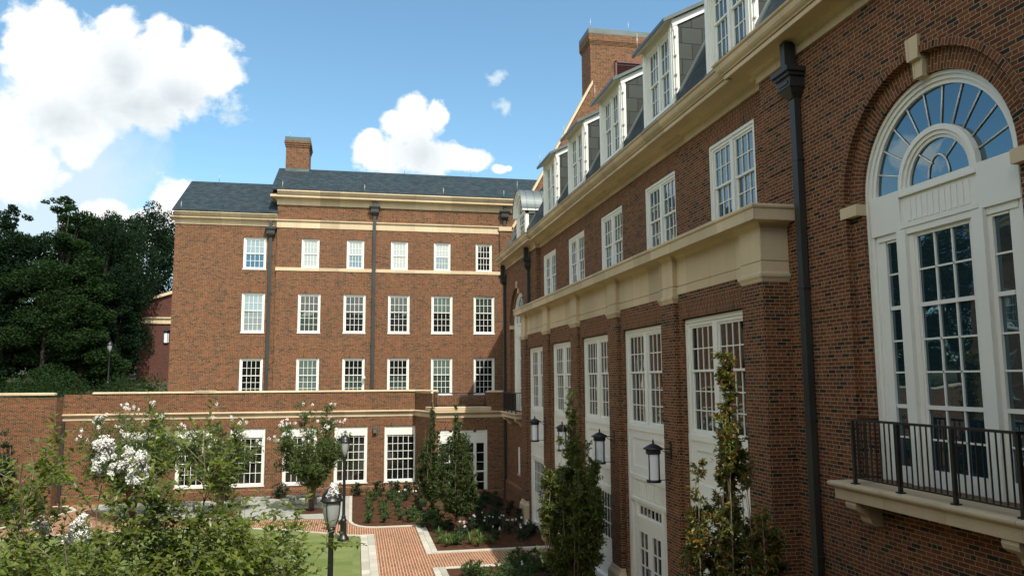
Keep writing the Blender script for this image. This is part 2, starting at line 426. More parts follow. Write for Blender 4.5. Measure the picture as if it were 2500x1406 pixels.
def arch_hole_fill(mb, face, plane, ac, r, zs, ztop, n=40):
    """fill between semicircle and the rect hole (ac-r..ac+r, zs..ztop)"""
    t = T(face, plane)
    for i in range(n):
        t0, t1 = math.pi*i/n, math.pi*(i+1)/n
        a0, a1 = ac - r*math.cos(t0), ac - r*math.cos(t1); z0, z1 = zs + r*math.sin(t0), zs + r*math.sin(t1)
        mb.poly([t(a0,0,z0), t(a1,0,z1), t(a1,0,ztop), t(a0,0,ztop)])
def ring(mb, face, plane, ac, zs, r0, r1, d0, d1, a_from=0, a_to=math.pi, n=48, uvm=False, edge=True):
    """annular band between r0<r1 with front at depth d0 and back d1"""
    t = T(face, plane)
    for i in range(n):
        p, q = a_from + (a_to-a_from)*i/n, a_from + (a_to-a_from)*(i+1)/n
        P = lambda r, a, d: t(ac - r*math.cos(a), d, zs + r*math.sin(a))
        rm = (r0+r1)/2; u0, u1 = rm*p, rm*q
        U = [(u0,0),(u1,0),(u1,r1-r0),(u0,r1-r0)] if uvm else None
        mb.poly([P(r0,p,d0), P(r0,q,d0), P(r1,q,d0), P(r1,p,d0)], uv=U)
        if edge:
            for r in (r0, r1):
                mb.poly([P(r,p,d0), P(r,q,d0), P(r,q,d1), P(r,p,d1)], uv=[(u0,0),(u1,0),(u1,d1-d0),(u0,d1-d0)] if uvm else None)

ZS = 2.92; ZB = -1.62                                        # spring line, balcony floor
w = MB()
AR = 1.87                                                    # outer brick order radius
# near and far end bays, plane A
slot = (38.62, 39.15, -4.72, -3.38)
for (a0, a1, ac, extra) in ((YN, YJ0, AN, []), (YJ1, YF, AF, [slot])):
    wall(w, 'W', XA, a0, a1, GZ-.3, 6.2, [(ac-AR, ac+AR, ZB, ZS+AR)] + extra, rev=.12)
    arch_hole_fill(w, 'W', XA, ac, AR, ZS, ZS+AR)
    # inner brick order, jambs
    for s in (-1, 1):
        fbox(w, 'W', XA, ac+s*1.56, ac+s*(AR+.001), .11, .36, ZB, ZS)
    fbox(w, 'W', XA, ac-AR, ac+AR, .12, .5, ZB-.05, ZB)
# raised quoin panels beside the downspouts
for (a0, a1) in ((13.05, 14.0), (34.84, 35.75)):
    z = 3.55
    while z < 5.9:
        fbox(w, 'W', XA, a0, a1, -.018, .01, z, z+.40); z += .474
# B: recessed upper wall
UW = [(c-1.11, c+1.11, 3.28, 5.60) for c in BC]
wall(w, 'W', XB, YJ0, YJ1, 3.15, 6.4, UW, rev=.14)
for y, s in ((YJ0, 1), (YJ1, -1)): w.poly([(XA,y,3.15), (XB,y,3.15), (XB,y,6.4), (XA,y,6.4)])
# loggia wall between piers (strips and lintel), piers
for c in BC:
    L = [(c-1.715, c-1.525), (c+1.525, c+1.715)]
    for a0, a1 in L: w.box(XP, 7.95, a0, a1, GZ-.3, 1.42)
    w.box(XP, 7.95, c-1.715, c+1.715, 1.42, 2.05)
for i, p in enumerate(PC):
    x1 = 8.15 if i in (0, 5) else 7.96
    w.box(XL, x1, p-.41, p+.41, GZ-.3, 1.95)
    if 0 < i < 5: pass
# plinth of end bays
for a0, a1 in ((YN, 13.39), (35.49, YF+.02)):
    w.sweep([(XA, a1), (XA, a0)], [(.0,GZ-.3), (.09,GZ-.3), (.09,-5.42), (.0,-5.32)])
# north end gable: wall plus parapet following the roof
RS = 1.85; RX0 = 7.95; RZ0 = 6.62
rz_ = lambda x: RZ0 + RS*(x-RX0)
ge = YF
gp = [(8.15,GZ-.3), (8.15,6.3), (7.86,6.55), (7.86,8.35), (8.60,8.35), (13.4,8.35+RS*4.8-.1), (18.6,8.35+RS*4.8-.1), (24,6), (24,GZ-.3)]
w.poly([(x, ge-.02, z) for x, z in gp]); w.poly([(x, ge+.38, z) for x, z in gp])
for i in range(len(gp)-1):
    (x0,z0),(x1,z1) = gp[i], gp[i+1]; w.poly([(x0,ge-.02,z0), (x0,ge+.38,z0), (x1,ge+.38,z1), (x1,ge-.02,z1)])
w.build('wall', BR, EB)

# splayed lintels and arch rings in soldier brick
def one(fn, args, name, mat, parent, **kw):
    m = MB(); fn(m, *args, **kw); return m.build(name, mat, parent)
for c in BC:
    one(jack, ('W', XB, c, 2.22, 5.60, .46, .16), 'brick_lintel', SOL, EB)
    one(jack, ('W', XP, c, 3.05, 1.42, .40, .18), 'brick_lintel', SOL, EB)
for ac in (AN, AF):
    one(ring, ('W', XA, ac, ZS, 1.56, AR+.004, .11, .36), 'brick_arch', SOL, EB, uvm=True)
    one(ring, ('W', XA, ac, ZS, AR, AR+.105, -.028, .12), 'brick_arch_hood', SOL, EB, uvm=True)
one(jack, ('W', XA, 38.885, .55, -3.38, .3, .08), 'brick_lintel', SOL, EB)

# stone trim
for ac in (AN, AF):
    for sg in (-1, 1):                                       # imposts
        a, b = ac+sg*1.555, ac+sg*1.99
        one(fbox, ('W', XA, min(a,b), max(a,b), -.02, .34, 2.68, 2.87), 'impost', STONE, EB)
    st = MB()
    t = T('W', XA)                                           # keystone
    for (z0, z1, w0, w1, d) in ((ZS+1.535, ZS+1.86, .09, .115, .03), (ZS+1.80, ZS+2.15, .115, .135, -.05)):
        P = [(ac-w0,z0), (ac+w0,z0), (ac+w1,z1), (ac-w1,z1)]
        st.poly([t(a,d,z) for a,z in P])
        for i in range(4):
            (p0,q0),(p1,q1) = P[i], P[(i+1)%4]; st.poly([t(p0,d,q0), t(p1,d,q1), t(p1,.3,q1), t(p0,.3,q0)])
    st.build('keystone', STONE, EB)
one(fbox, ('W', XA, 38.58, 39.19, -.03, .1, -4.80, -4.72), 'window_sill', STONE, EB)

# loggia entablature
e = MB()
path = [(8.16, PC[5]+.41)]
for i in range(5, -1, -1):
    path += [(XL, PC[i]+.41), (XL, PC[i]-.41)]
    if i: path += [(XP, PC[i]-.41), (XP, PC[i-1]+.41)]
path += [(8.16, PC[0]-.41)]
path = [path[0]] + path[1:]
# travelling toward -Y the right-hand side is -X (outward)
prof = [(-.3,2.03), (.012,2.03), (.012,2.205), (-.012,2.215), (-.012,2.235), (.006,2.245), (.006,2.80), (.012,2.86), (.045,2.92), (.10,2.965), (.19,2.985), (-.3,2.985)]
e.sweep(path, prof)
e.sweep([(8.16, PC[5]+.41), (XL, PC[5]+.41), (XL, PC[0]-.41), (8.16, PC[0]-.41)],
        [(-.55,2.975), (.295,2.975), (.295,3.03), (.30,3.19), (.325,3.20), (.335,3.235), (.325,3.27), (.28,3.285), (-.8,3.33)])
e.build('entablature', STONE, EB)
for i, p in enumerate(PC):
    cap = MB(); bs = MB()
    pt = [(8.16 if i==5 else XP, p+.41), (XL, p+.41), (XL, p-.41), (8.16 if i==0 else XP, p-.41)]
    cap.sweep(pt, [(-.3,1.835), (.0,1.835), (.012,1.86), (.02,1.885), (.05,1.93), (.055,1.96), (.055,1.99), (.03,2.0), (.02,2.03), (-.3,2.03)])
    bs.sweep(pt, [(-.02,GZ-.2), (.11,GZ-.2), (.11,-5.60), (.08,-5.55), (.05,-5.50), (.03,-5.42), (-.02,-5.40)])
    cap.build('pier_cap', STONE, EB); bs.build('pier_base', STONE, EB)


# eaves cornice and gutter
co = MB(); gt = MB()
YE = 42.0
pA = lambda o=0: [(XA, YE), (XA, YJ1), (XA+.12, YJ1), (XA+.12, YJ0), (XA, YJ0), (XA, YN)]
pB = [(XA, YE), (XA, YJ1), (XB, YJ1), (XB, YJ0), (XA, YJ0), (XA, YN)]
co.sweep(pB, [(-.02,6.10), (.045,6.10), (.045,6.23), (.06,6.24), (.06,6.30), (-.02,6.30)])
co.sweep(pA(), [(-.25,6.27), (.07,6.27), (.085,6.30), (.13,6.345), (.20,6.365), (.47,6.372), (.475,6.345), (.50,6.335), (.52,6.345), (.52,6.43), (-.25,6.43)])
gp_ = MB(); gp_.sweep(pA(), [(.05,6.432),(.50,6.432),(.50,6.449),(.05,6.449)]); gp_.build('gutter_gap_shade_strip', IRON, EB)  # black strip standing in for the shadow line between cornice and gutter
gt.sweep(pA(), [(.10,6.45), (.545,6.45), (.555,6.47), (.60,6.50), (.635,6.54), (.655,6.60), (.66,6.64), (.70,6.665), (.71,6.70), (.69,6.705), (.67,6.68), (.3,6.66), (.10,6.66)])
co.build('eaves_cornice', STONE, EB); gt.build('gutter', STONE, EB)

# roof
rf = MB(); XR = 13.6
XR = 10.22; R0 = RX0+.03
rf.poly([(R0, YN, rz_(R0)), (R0, YE+.36, rz_(R0)), (XR, YE+.36, rz_(XR)), (XR, YN, rz_(XR))])
rf.poly([(XR, YN, rz_(XR)), (XR, YE+.36, rz_(XR)), (16, YE+.36, rz_(XR)+1.2), (16, YN, rz_(XR)+1.2)])
rf.poly([(16, YN, rz_(XR)+1.2), (16, YE+.36, rz_(XR)+1.2), (24, YE+.36, 6.6), (24, YN, 6.6)])
rf.build('roof', SLATE, EB)
pc = MB()                                                    # stone coping of the gable parapet
zk = 8.35
for (x0,z0,x1,z1) in ((7.80,zk,8.62,zk), (8.55,zk-.02,13.5,zk-.02+RS*4.95-.1)):
    pc.poly([(x0,ge-.07,z0), (x0,ge-.07,z0+.24), (x1,ge-.07,z1+.24), (x1,ge-.07,z1)])
    pc.poly([(x0,ge-.07,z0+.24), (x0,ge+.43,z0+.24), (x1,ge+.43,z1+.24), (x1,ge-.07,z1+.24)])
    pc.poly([(x0,ge-.07,z0), (x0,ge+.43,z0), (x0,ge+.43,z0+.24), (x0,ge-.07,z0+.24)])
    pc.poly([(x0,ge-.07,z0), (x0,ge+.43,z0), (x1,ge+.43,z1), (x1,ge-.07,z1)])
pc.build('parapet_coping', STONE, EB)
fl = MB()                                                    # stepped flashing at the parapet foot
for k in range(5):
    x = 7.95 + k*.3; fl.box(x, x+.34, ge-.035, ge-.022, rz_(x)-.15, rz_(x)+.60)
fl.build('flashing', LEAD, EB)

# big chimney on the gable
ch = MB(); cx0, cx1, cy0, cy1 = 13.44, 17.2, 42.5, 44.3
ch.box(cx0, cx1, cy0, cy1, 12, 19.95)
for k in range(4): ch.box(cx0-.028*(k+1), cx1+.028*(k+1), cy0-.028*(k+1), cy1+.028*(k+1), 19.95+.07*k+.002*k, 20.02+.07*k if k < 3 else 20.6)
cho = ch.build('chimney', BR, EB)
cc = MB(); cc.box(cx0-.12, cx1+.12, cy0-.12, cy1+.12, 20.60, 20.92); cc.build('chimney_cap', LEAD, cho)
lv = MB(); lv.box(15.02, 16.9, cy0-.03, cy0-.004, 17.0, 18.9)
for k in range(17): lv.poly([(15.08,cy0-.035,17.08+k*.105), (16.84,cy0-.035,17.08+k*.105), (16.84,cy0-.12,17.02+k*.105), (15.08,cy0-.12,17.02+k*.105)])
lv.box(14.96, 15.06, cy0-.14, cy0, 16.95, 18.97); lv.box(16.84, 16.94, cy0-.14, cy0, 16.95, 18.97); lv.box(14.96, 16.94, cy0-.14, cy0, 18.87, 18.97)
lv.build('louvre', LOUV, cho)
rd = MB(); rd.tube([(13.5,42.55,20.9),(13.5,42.55,21.6)], .014); rd.tube([(15.9,42.55,20.9),(15.9,42.55,21.6)], .014); rd.build('lightning_rod', WIRE, cho)

# upper paired windows, lower paired windows
for i, c in enumerate(BC):
    window(EB, 'W', XB, c, 3.28, 2.22, 2.32, 3, 2, 3, units=2, glass=GLASSR, cas=.15, inset=.02, split=.56, sill=False)
    window(EB, 'W', XP, c, -1.30, 3.05, 2.70, 4, 2, 3, units=2, glass=GLASS, cas=.17, inset=.09, split=.57, mull=.22, sill=False)
window(EB, 'W', XA, 38.885, -4.72, .53, 1.34, 1, 1, 1, glass=GLASSB, cas=.12, inset=.02, sill=False)

# white timber infill under the lower windows
def infill(c, door):
    f = MB(); X0 = XP + .10
    F = lambda a0, a1, d0, d1, z0, z1: f.box(X0+d0, X0+d1, c+a0, c+a1, z0, z1)
    F(-1.52, 1.52, .07, .12, GZ, -1.30)                       # backing sheet
    F(-1.52, -1.38, -.02, .07, GZ, -1.30); F(1.38, 1.52, -.02, .07, GZ, -1.30)       # pilaster strips
    F(-1.38, 1.38, -.03, .07, -1.44, -1.30); F(-1.38, 1.38, -.005, .07, -1.52, -1.44)
    F(-1.38, 1.38, .03, .07, -2.66, -1.52)                    # panel field
    for (a0,a1,z0,z1) in ((-1.38,1.38,-1.66,-1.52), (-1.38,1.38,-2.66,-2.42), (-1.38,-1.12,-2.42,-1.66), (1.12,1.38,-2.42,-1.66)): F(a0,a1,.0,.03,z0,z1)
    F(-1.38, 1.38, -.03, .07, -2.78, -2.66)
    F(-1.38, 1.38, .02, .07, -3.30, -2.78)
    k = -1.05
    while k < 1.1: F(k, k+.075, -.002, .02, -3.24, -2.84); k += .13
    F(-1.38, -1.14, -.006, .07, -3.30, -2.78); F(1.14, 1.38, -.006, .07, -3.30, -2.78)
    F(-1.38, 1.38, -.04, .07, -3.38, -3.30)
    if door:
        for sg in (-1, 1):
            F(min(sg*1.05,sg*.93), max(sg*1.05,sg*.93), -.015, .07, GZ+.1, -3.38)
            F(min(sg*1.38,sg*1.30), max(sg*1.38,sg*1.30), -.01, .07, GZ+.1, -3.38)
        F(-.93, .93, -.01, .07, -3.98, -3.80); F(-1.3, 1.3, .0, .07, GZ, GZ+.12)
    o = f.build('timber_infill', WHITE, EB)
    return o
def leaves_door(c):
    X0 = XP + .10
    t = window(EB, 'W', X0, c, -3.83, 1.86, .45, 6, 1, 0, glass=GLASS, cas=.07, inset=-.02, split=.0, sill=False, name='transom_window', stile=.04)
    for sg in (-1, 1):
        window(EB, 'W', X0, c+sg*1.175, GZ+.15, .25, 2.86, 1, 5, 0, glass=GLASS, cas=.03, inset=-.0, split=.0, sill=False, name='sidelight', stile=.03)
    for sg in (-1, 1):
        d = MB(); a0 = c + (0 if sg > 0 else -.92); a1 = a0 + .92
        z0, z1 = GZ+.12, -3.98
        F = lambda p, q, e0, e1, r, s_: d.box(X0+e0, X0+e1, p, q, r, s_)
        F(a0, a0+.17, .0, .05, z0, z1); F(a1-.17, a1, .0, .05, z0, z1)
        F(a0+.17, a1-.17, .0, .05, z1-.2, z1); F(a0+.17, a1-.17, .0, .05, z0, z0+.75)
        F(a0+.455, a0+.485, .008, .04, z0+.75, z1-.2)
        for k in range(1, 3):
            zz = z0+.75 + (z1-.2-z0-.75)*k/3; F(a0+.17, a1-.17, .008, .04, zz-.015, zz+.015)
        do = d.build('door', WHITE, EB)
        g_ = MB(); g_.box(X0+.042, X0+.046, a0+.16, a1-.16, z0+.74, z1-.19); g_.build('pane', GLASS, do)
        h = MB(); ah = c + sg*.06; h.tube([(X0-.05, ah, z0+.95), (X0-.05, ah, z0+1.25)], .014); h.tube([(X0-.05,ah,z0+1.0),(X0+.01,ah,z0+1.0)], .01); h.tube([(X0-.05,ah,z0+1.2),(X0+.01,ah,z0+1.2)], .01)
        h.build('handle', IRON, do)
for i, c in enumerate(BC):
    door = i in (0, 1)
    infill(c, door)
    if door: leaves_door(c)
    else:
        window(EB, 'W', XP+.10, c, GZ+.18, 2.50, 2.84, 8, 3, 3, glass=GLASS, cas=.13, inset=-.03, split=.46, sill=False, mun=.022)

# arched windows with balconies
def arched_window(ac):
    P = XA + .17; f = MB(); fbx = lambda a0,a1,d0,d1,z0,z1: f.box(P+d0, P+d1, ac+a0, ac+a1, z0, z1)
    # outer casing in three steps: jambs and arch
    for (r0, r1, d) in ((1.50,1.555,.0), (1.435,1.50,.035), (1.37,1.435,.065)):
        ring(f, 'W', P, ac, ZS, r0, r1, d, .18)
        for sg in (-1, 1): fbx(min(sg*r0,sg*r1), max(sg*r0,sg*r1), d, .18, ZB, ZS)
    # inner ring of the fanlight
    for (r0, r1, d) in ((.71,.79,.02), (.65,.71,.05), (.60,.65,.08)):
        ring(f, 'W', P, ac, ZS, r0, r1, d, .18, n=32)
    # solid band under the fan
    for sg in (-1, 1): fbx(min(sg*.78,sg*1.47), max(sg*.78,sg*1.47), .012, .18, 2.28, ZS)
    fbx(-.78, .78, .05, .18, 2.28, ZS); fbx(-.78, .78, .02, .18, 2.84, ZS); fbx(-.78, .78, .0, .18, 2.80, 2.84)
    k = -.62
    while k < .6: fbx(k, k+.085, .035, .05, 2.40, 2.74); k += .118
    fbx(-.78, .78, .0, .18, 2.30, 2.37); fbx(-.78, .78, .02, .18, 2.20, 2.30)
    for sg in (-1, 1):
        a, b = sorted((sg*.66, sg*.86)); fbx(a, b, -.01, .18, ZB, 2.28)       # mullions
        a, b = sorted((sg*.86, sg*.93)); fbx(a, b, .07, .18, ZB, 2.28)
        a, b = sorted((sg*1.22, sg*1.38)); fbx(a, b, .07, .18, ZB, 2.28)
        a, b = sorted((sg*.56, sg*.66)); fbx(a, b, .06, .18, ZB, 2.28)
        a, b = sorted((sg*.86, sg*1.38)); fbx(a, b, .05, .18, 2.18, 2.28)
    o = f.build('arched_window', WHITE, EB)
    m = MB(); mb_ = lambda a0,a1,z0,z1,d=.09: m.box(P+d, P+d+.03, ac+a0, ac+a1, z0, z1)
    # fan muntins
    for k in range(1, 11):
        t = math.pi*k/11; c_, s_ = math.cos(t), math.sin(t)
        m.tube([(P+.1, ac+.79*c_, ZS+.79*s_), (P+.1, ac+1.39*c_, ZS+1.39*s_)], .014, 4)
    pts = [(P+.1, ac+.21*math.cos(t), ZS+.02+.34*math.sin(t)) for t in [math.pi*i/16 for i in range(17)]]
    m.tube(pts, .014, 4)
    for t in (R(50), R(130)): m.tube([(P+.1, ac+.18*math.cos(t)*1.0, ZS+.33*math.sin(t)), (P+.1, ac+.62*math.cos(t), ZS+.62*math.sin(t))], .014, 4)
    # centre: two glazed tiers above a glazed door ; sidelights
    tiers = ((1.12, 2.14, 2), (-.42, 1.06, 3), (ZB+.25, -.48, 2))
    for (z0, z1, rows) in tiers:
        zl = {1.12: 1.06, -.42: -.48}.get(z0, ZB)
        if z1 > 2: mb_(-.56, .56, z1, z1+.06, .075)
        mb_(-.56, .56, zl, z0, .075)
        for sg in (-1,1): a,b = sorted((sg*.52, sg*.56)); mb_(a, b, z0, z1, .08)
        for k in (1, 2): x = -.52 + 1.04*k/3; mb_(x-.013, x+.013, z0, z1)
        for k in range(1, rows): zz = z0+(z1-z0)*k/rows; mb_(-.52, .52, zz-.013, zz+.013)
        for sg in (-1, 1):
            a, b = sorted((sg*.93, sg*1.20))
            if z1 > 2: mb_(a, b, z1, z1+.035, .075)
            mb_(a, b, zl, z0, .075)
            for k in range(1, rows): zz = z0+(z1-z0)*k/rows; mb_(a, b, zz-.013, zz+.013)
    m.build('glazing_bars', WHITE, o)
    g_ = MB(); g_.box(P+.115, P+.119, ac-1.31, ac+1.31, ZB, 2.28)
    n = 40; t_ = T('W', P)
    g_.poly([t_(ac - 1.40*math.cos(math.pi*i/n), .115, ZS + 1.40*math.sin(math.pi*i/n)) for i in range(n+1)])
    g_.build('pane', GLASSR, o)
def balcony(a0, a1, posts, br):
    s_ = MB(); XF = 7.60
    s_.sweep([(XA+.0, a1), (XF+.06, a1), (XF+.06, a0), (XA+.0, a0)],
             [(-.6,-1.93), (.0,-1.93), (.0,-1.78), (.012,-1.765), (.03,-1.75), (.07,-1.735), (.085,-1.71), (.085,-1.685), (.065,-1.66), (.03,-1.655), (-.6,-1.645)])
    o = s_.build('balcony', STONE, EB)
    for b in br:
        k = MB(); P = [(XA,-1.93),(7.70,-1.93),(7.68,-1.99),(7.70,-2.05),(7.77,-2.10),(7.87,-2.13),(7.93,-2.19),(7.96,-2.27),(8.03,-2.32),(XA,-2.33)]
        k.poly([(x,b-.13,z) for x,z in P]); k.poly([(x,b+.13,z) for x,z in P][::-1])
        for i in range(len(P)): (x0,z0),(x1,z1) = P[i], P[(i+1)%len(P)]; k.poly([(x0,b-.13,z0),(x0,b+.13,z0),(x1,b+.13,z1),(x1,b-.13,z1)])
        k.build('bracket', STONE, o)
    r = MB(); xr = 7.69; zt = -.66; zb = -1.55
    for (y0, y1, x0, x1) in ((a0+.12, a1-.5, xr, xr), (a0+.12, a0+.12, xr, XA), (a1-.5, a1-.5, xr, XA)):
        if x0 == x1: r.box(xr-.022, xr+.022, y0, y1, zt-.02, zt+.015); r.box(xr-.015, xr+.015, y0, y1, zb-.012, zb+.012)
        else: r.box(x0, x1, y0-.022, y0+.022, zt-.02, zt+.015); r.box(x0, x1, y0-.015, y0+.015, zb-.012, zb+.012)
    y = a0+.12+.11
    while y < a1-.5: r.box(xr-.008, xr+.008, y-.008, y+.008, zb, zt-.02); y += .108
    for yy in (a0+.12, a1-.5):
        x = xr+.10
        while x < XA: r.box(x-.008, x+.008, yy-.008, yy+.008, zb, zt-.02); x += .1
    r.build('railing', IRON, o)
    for y in posts:
        p = MB(); p.box(xr-.024, xr+.024, y-.024, y+.024, -1.64, zt-.021); p.box(xr-.05, xr+.05, y-.05, y+.05, -1.652, -1.635); p.build('post', IRON, o)
for ac in (AN, AF): arched_window(ac)
balcony(7.80, 11.55, (11.05, 10.02, 8.97, 7.92), (11.2, 8.15))
balcony(37.25, 41.0, (40.5, 39.45, 38.4, 37.37), (40.6, 37.65))

# downspouts
downspout(EB, 'W', XA, 12.78, 6.33, GZ-.1, 5.78, w=.17)
downspout(EB, 'W', XA, 36.05, 6.33, 3.2, 5.78, w=.17)
downspout(EB, 'W', XA, 42.15, 6.33, GZ-.1, 5.78, w=.17)

# dormers
def dormer(c, w2=1.12, xf=8.40, arched=False, parent=EB):
    z0 = 7.42; z1 = 9.86; X1 = xf + 2.2
    slope_x = lambda z: RX0 + (z-RZ0)/RS
    f = MB()
    zt = z1 if not arched else 8.65
    # front frame around the window opening
    fw = .26
    f.box(xf, xf+.16, c-w2, c-w2+fw, z0, zt); f.box(xf, xf+.16, c+w2-fw, c+w2, z0, zt)
    f.box(xf-.03, xf, c-w2+.05, c-w2+fw-.05, z0, zt-.1); f.box(xf-.03, xf, c+w2-fw+.05, c+w2-.05, z0, zt-.1)
    f.box(xf, xf+.16, c-w2+fw, c+w2-fw, z0, z0+.10)
    if not arched:
        f.box(xf, xf+.16, c-w2+fw, c+w2-fw, zt-.22, zt)
        # raking white side boards
        for sg in (-1, 1):
            y0, y1 = sorted((c+sg*(w2-.0), c+sg*(w2+.02)))
            P = [(xf, zt-.22), (xf, zt), (xf+1.95, zt+.52*1.95), (xf+1.95, zt+.52*1.95-.22)]
            f.poly([(x, y0, z) for x, z in P]); f.poly([(x, y1, z) for x, z in P])
            f.poly([(P[0][0],y0,P[0][1]), (P[3][0],y0,P[3][1]), (P[3][0],y1,P[3][1]), (P[0][0],y1,P[0][1])])
            y0, y1 = sorted((c+sg*(w2-.0), c+sg*(w2+.018))); f.box(xf, xf+.17, y0, y1, z0, zt-.22)
    else:
        f.box(xf, X1-.6, c-w2, c-w2+.1, zt-.18, zt); f.box(xf, X1-.6, c+w2-.1, c+w2, zt-.18, zt)
        for (r0, r1, d0) in ((w2-.30, w2-.12, .0), (w2-.14, w2+.06, -.12), (w2+.0, w2+.10, -.2)):
            ring(f, 'W', xf, c, zt, r0, r1, d0, .16, n=28)
        for sg in (-1, 1):
            y0, y1 = sorted((c+sg*(w2-.14), c+sg*(w2+.14))); f.box(xf-.2, X1-.7, y0, y1, zt-.05, zt+.03)
    o = f.build('dormer', WHITE, parent)
    r = MB()
    if not arched:
        L = 2.05; th = .11; a0, a1 = c-w2-.13, c+w2+.13; x0 = xf-.30
        P = [(x0, zt-.30*.52+.00), (x0, zt-.30*.52+th), (x0+L+.2, zt+.52*(L-.1)+th), (x0+L+.2, zt+.52*(L-.1))]
        r.poly([(x,a0,z) for x,z in P]); r.poly([(x,a1,z) for x,z in P][::-1])
        for i in (0, 1, 2): (p0,q0),(p1,q1) = P[i], P[i+1]; r.poly([(p0,a0,q0),(p0,a1,q0),(p1,a1,q1),(p1,a0,q1)])
        so = MB(); so.poly([(x0+.02,a0+.02,P[0][1]-.004), (x0+.02,a1-.02,P[0][1]-.004), (xf+.02,a1-.02,P[0][1]+.30*.52-.002), (xf+.02,a0+.02,P[0][1]+.30*.52-.002)])
        so.build('soffit', SOFF, o)
    else:
        ring(r, 'W', xf, c, zt, w2+.10, w2+.13, -.24, 2.3, n=28)
        for k in range(5):
            ring(r, 'W', xf, c, zt, w2+.13, w2+.16, .05+k*.42, .08+k*.42, n=28)
    r.build('dormer_roof', LEAD if not arched else LEADR, o)
    for sg in (-1, 1):
        k = MB(); y = c + sg*(w2-.02)
        top = (lambda x: zt + .52*(x-xf)) if not arched else (lambda x: zt)
        # polygon: front edge down to the slope, along the slope, back along the top
        xs = slope_x(z0-.1); n = 12; xe = xf
        while rz_(xe) < top(xe): xe += .02
        pts = [(xf+.01, top(xf)-.02)] + [(xe, top(xe)-.02)] + [(xf+.01, rz_(xf+.01)-.05)]
        k.poly([(x, y, z) for x, z in pts]); k.build('cheek', CHEEK, o)
    fl_ = MB()                                               # sill flashing and raking flashing strip
    fl_.box(xf-.06, xf+.02, c-w2-.05, c+w2+.05, z0-.10, z0)
    for sg in (-1, 1):
        y = c+sg*w2; x1 = xf+1.35; 
        p = [(xf+.05, rz_(xf+.05)+.02), (x1, rz_(x1)+.02), (x1-.0, rz_(x1)+.13), (xf+.02, rz_(xf+.02)+.13)]
        y0, y1 = sorted((y-sg*.03, y+sg*.03))
        fl_.poly([(x,y1,z) for x,z in p]); fl_.poly([(x,y0,z) for x,z in p])
        fl_.poly([(p[2][0],y0,p[2][1]),(p[2][0],y1,p[2][1]),(p[3][0],y1,p[3][1]),(p[3][0],y0,p[3][1])])
        fl_.poly([(xf-.05, y, rz_(xf-.05)+.012), (x1, y, rz_(x1)+.012), (x1, y+sg*.16, rz_(x1)+.012), (xf-.05, y+sg*.16, rz_(xf-.05)+.012)])
    fl_.build('flashing', LEAD, o)
    ww = 2*(w2-fw)
    if not arched:
        window(o, 'W', xf, c, z0+.10, ww, zt-.22-z0-.10, 3, 2, 2, units=2, glass=GLASSR, cas=.06, inset=.03, split=.5, mull=.12, sill=False)
        cb = MB(); ya = c-w2-.035
        cb.tube([(xf-.22, ya-.08, zt+.02), (xf-.05, ya-.03, zt-.05), (xf+.03, ya, zt-.35), (xf+.05, ya, zt-1.2), (xf+.04, ya, z0+.1), (xf-.05, ya-.02, z0-.15), (xf-.2, ya-.03, z0-.5)], .011, 5)
        for zz in (zt-.5, zt-1.05, zt-1.6, zt-2.0): cb.box(xf+.02, xf+.09, ya-.03, ya+.03, zz-.02, zz+.02)
        cb.tube([(xf-.2, c+w2-.1, zt+.0), (xf-.2, c+w2-.1, zt+.55)], .01, 5)
        cb.build('lightning_cable', WIRE, o)
    else:
        window(o, 'W', xf, c, z0+.10, ww, zt-z0-.10, 4, 2, 2, glass=GLASSR, cas=.06, inset=.03, split=.5, sill=False)
        fg = MB(); 
        for kk in range(1, 5):
            t = math.pi*kk/5; fg.tube([(xf+.1, c+.12*math.cos(t), zt+.12*math.sin(t)), (xf+.1, c+.84*math.cos(t), zt+.84*math.sin(t))], .014, 4)
        fg.box(xf+.06, xf+.13, c-w2+fw, c+w2-fw, zt-.03, zt+.05)
        fg.build('fan_bars', WHITE, o)
        fp = MB(); t_ = T('W', xf); fp.poly([t_(c-.86*math.cos(math.pi*i/20), .12, zt+.86*math.sin(math.pi*i/20)) for i in range(21)]); fp.build('fan_pane', GLASSR, o)
        cb = MB(); cb.tube([(xf-.2, c, zt+w2+.1), (xf-.2, c, zt+w2+.65)], .01, 5); cb.build('lightning_rod', WIRE, o)
    return o
for c in BC: dormer(c)
dormer(AF, arched=True); dormer(AN, arched=True)

# ================================================================== REAR BUILDING
YR = 50.7
RB = thing('brick_building', (2, 55, GZ), 'four-storey brick building across the rear of the courtyard with slate roof and square chimney', 'building')
w = MB(); s = MB(); st = MB()
MC = [-3.0, -.16, 2.68, 5.5, 8.31]; LC = -6.45; XM = -5.11; XW = -11.28
H4 = [(c-.70, c+.70, -.98, 1.42) for c in MC]; H3 = [(c-.70, c+.70, 3.04, 5.52) for c in MC]; H2 = [(c-.555, c+.555, 7.19, 9.07) for c in MC]
wall(w, 'S', YR, XM, 24, GZ, 11.4, H4+H3+H2, rev=.16)
w.poly([(XM,YR,GZ),(XM,YR+.25,GZ),(XM,YR+.25,12),(XM,YR,12)]); w.poly([(XM,YR,11),(XM,YR+11,11),(XM,YR+11,12),(XM,YR,12)])
wall(w, 'S', YR+.2, XW, XM, GZ, 10.2, [(LC-.70, LC+.70, -.98, 1.42), (LC-.70, LC+.70, 3.05, 5.55), (LC-.70, LC+.70, 7.08, 9.11)], rev=.16)
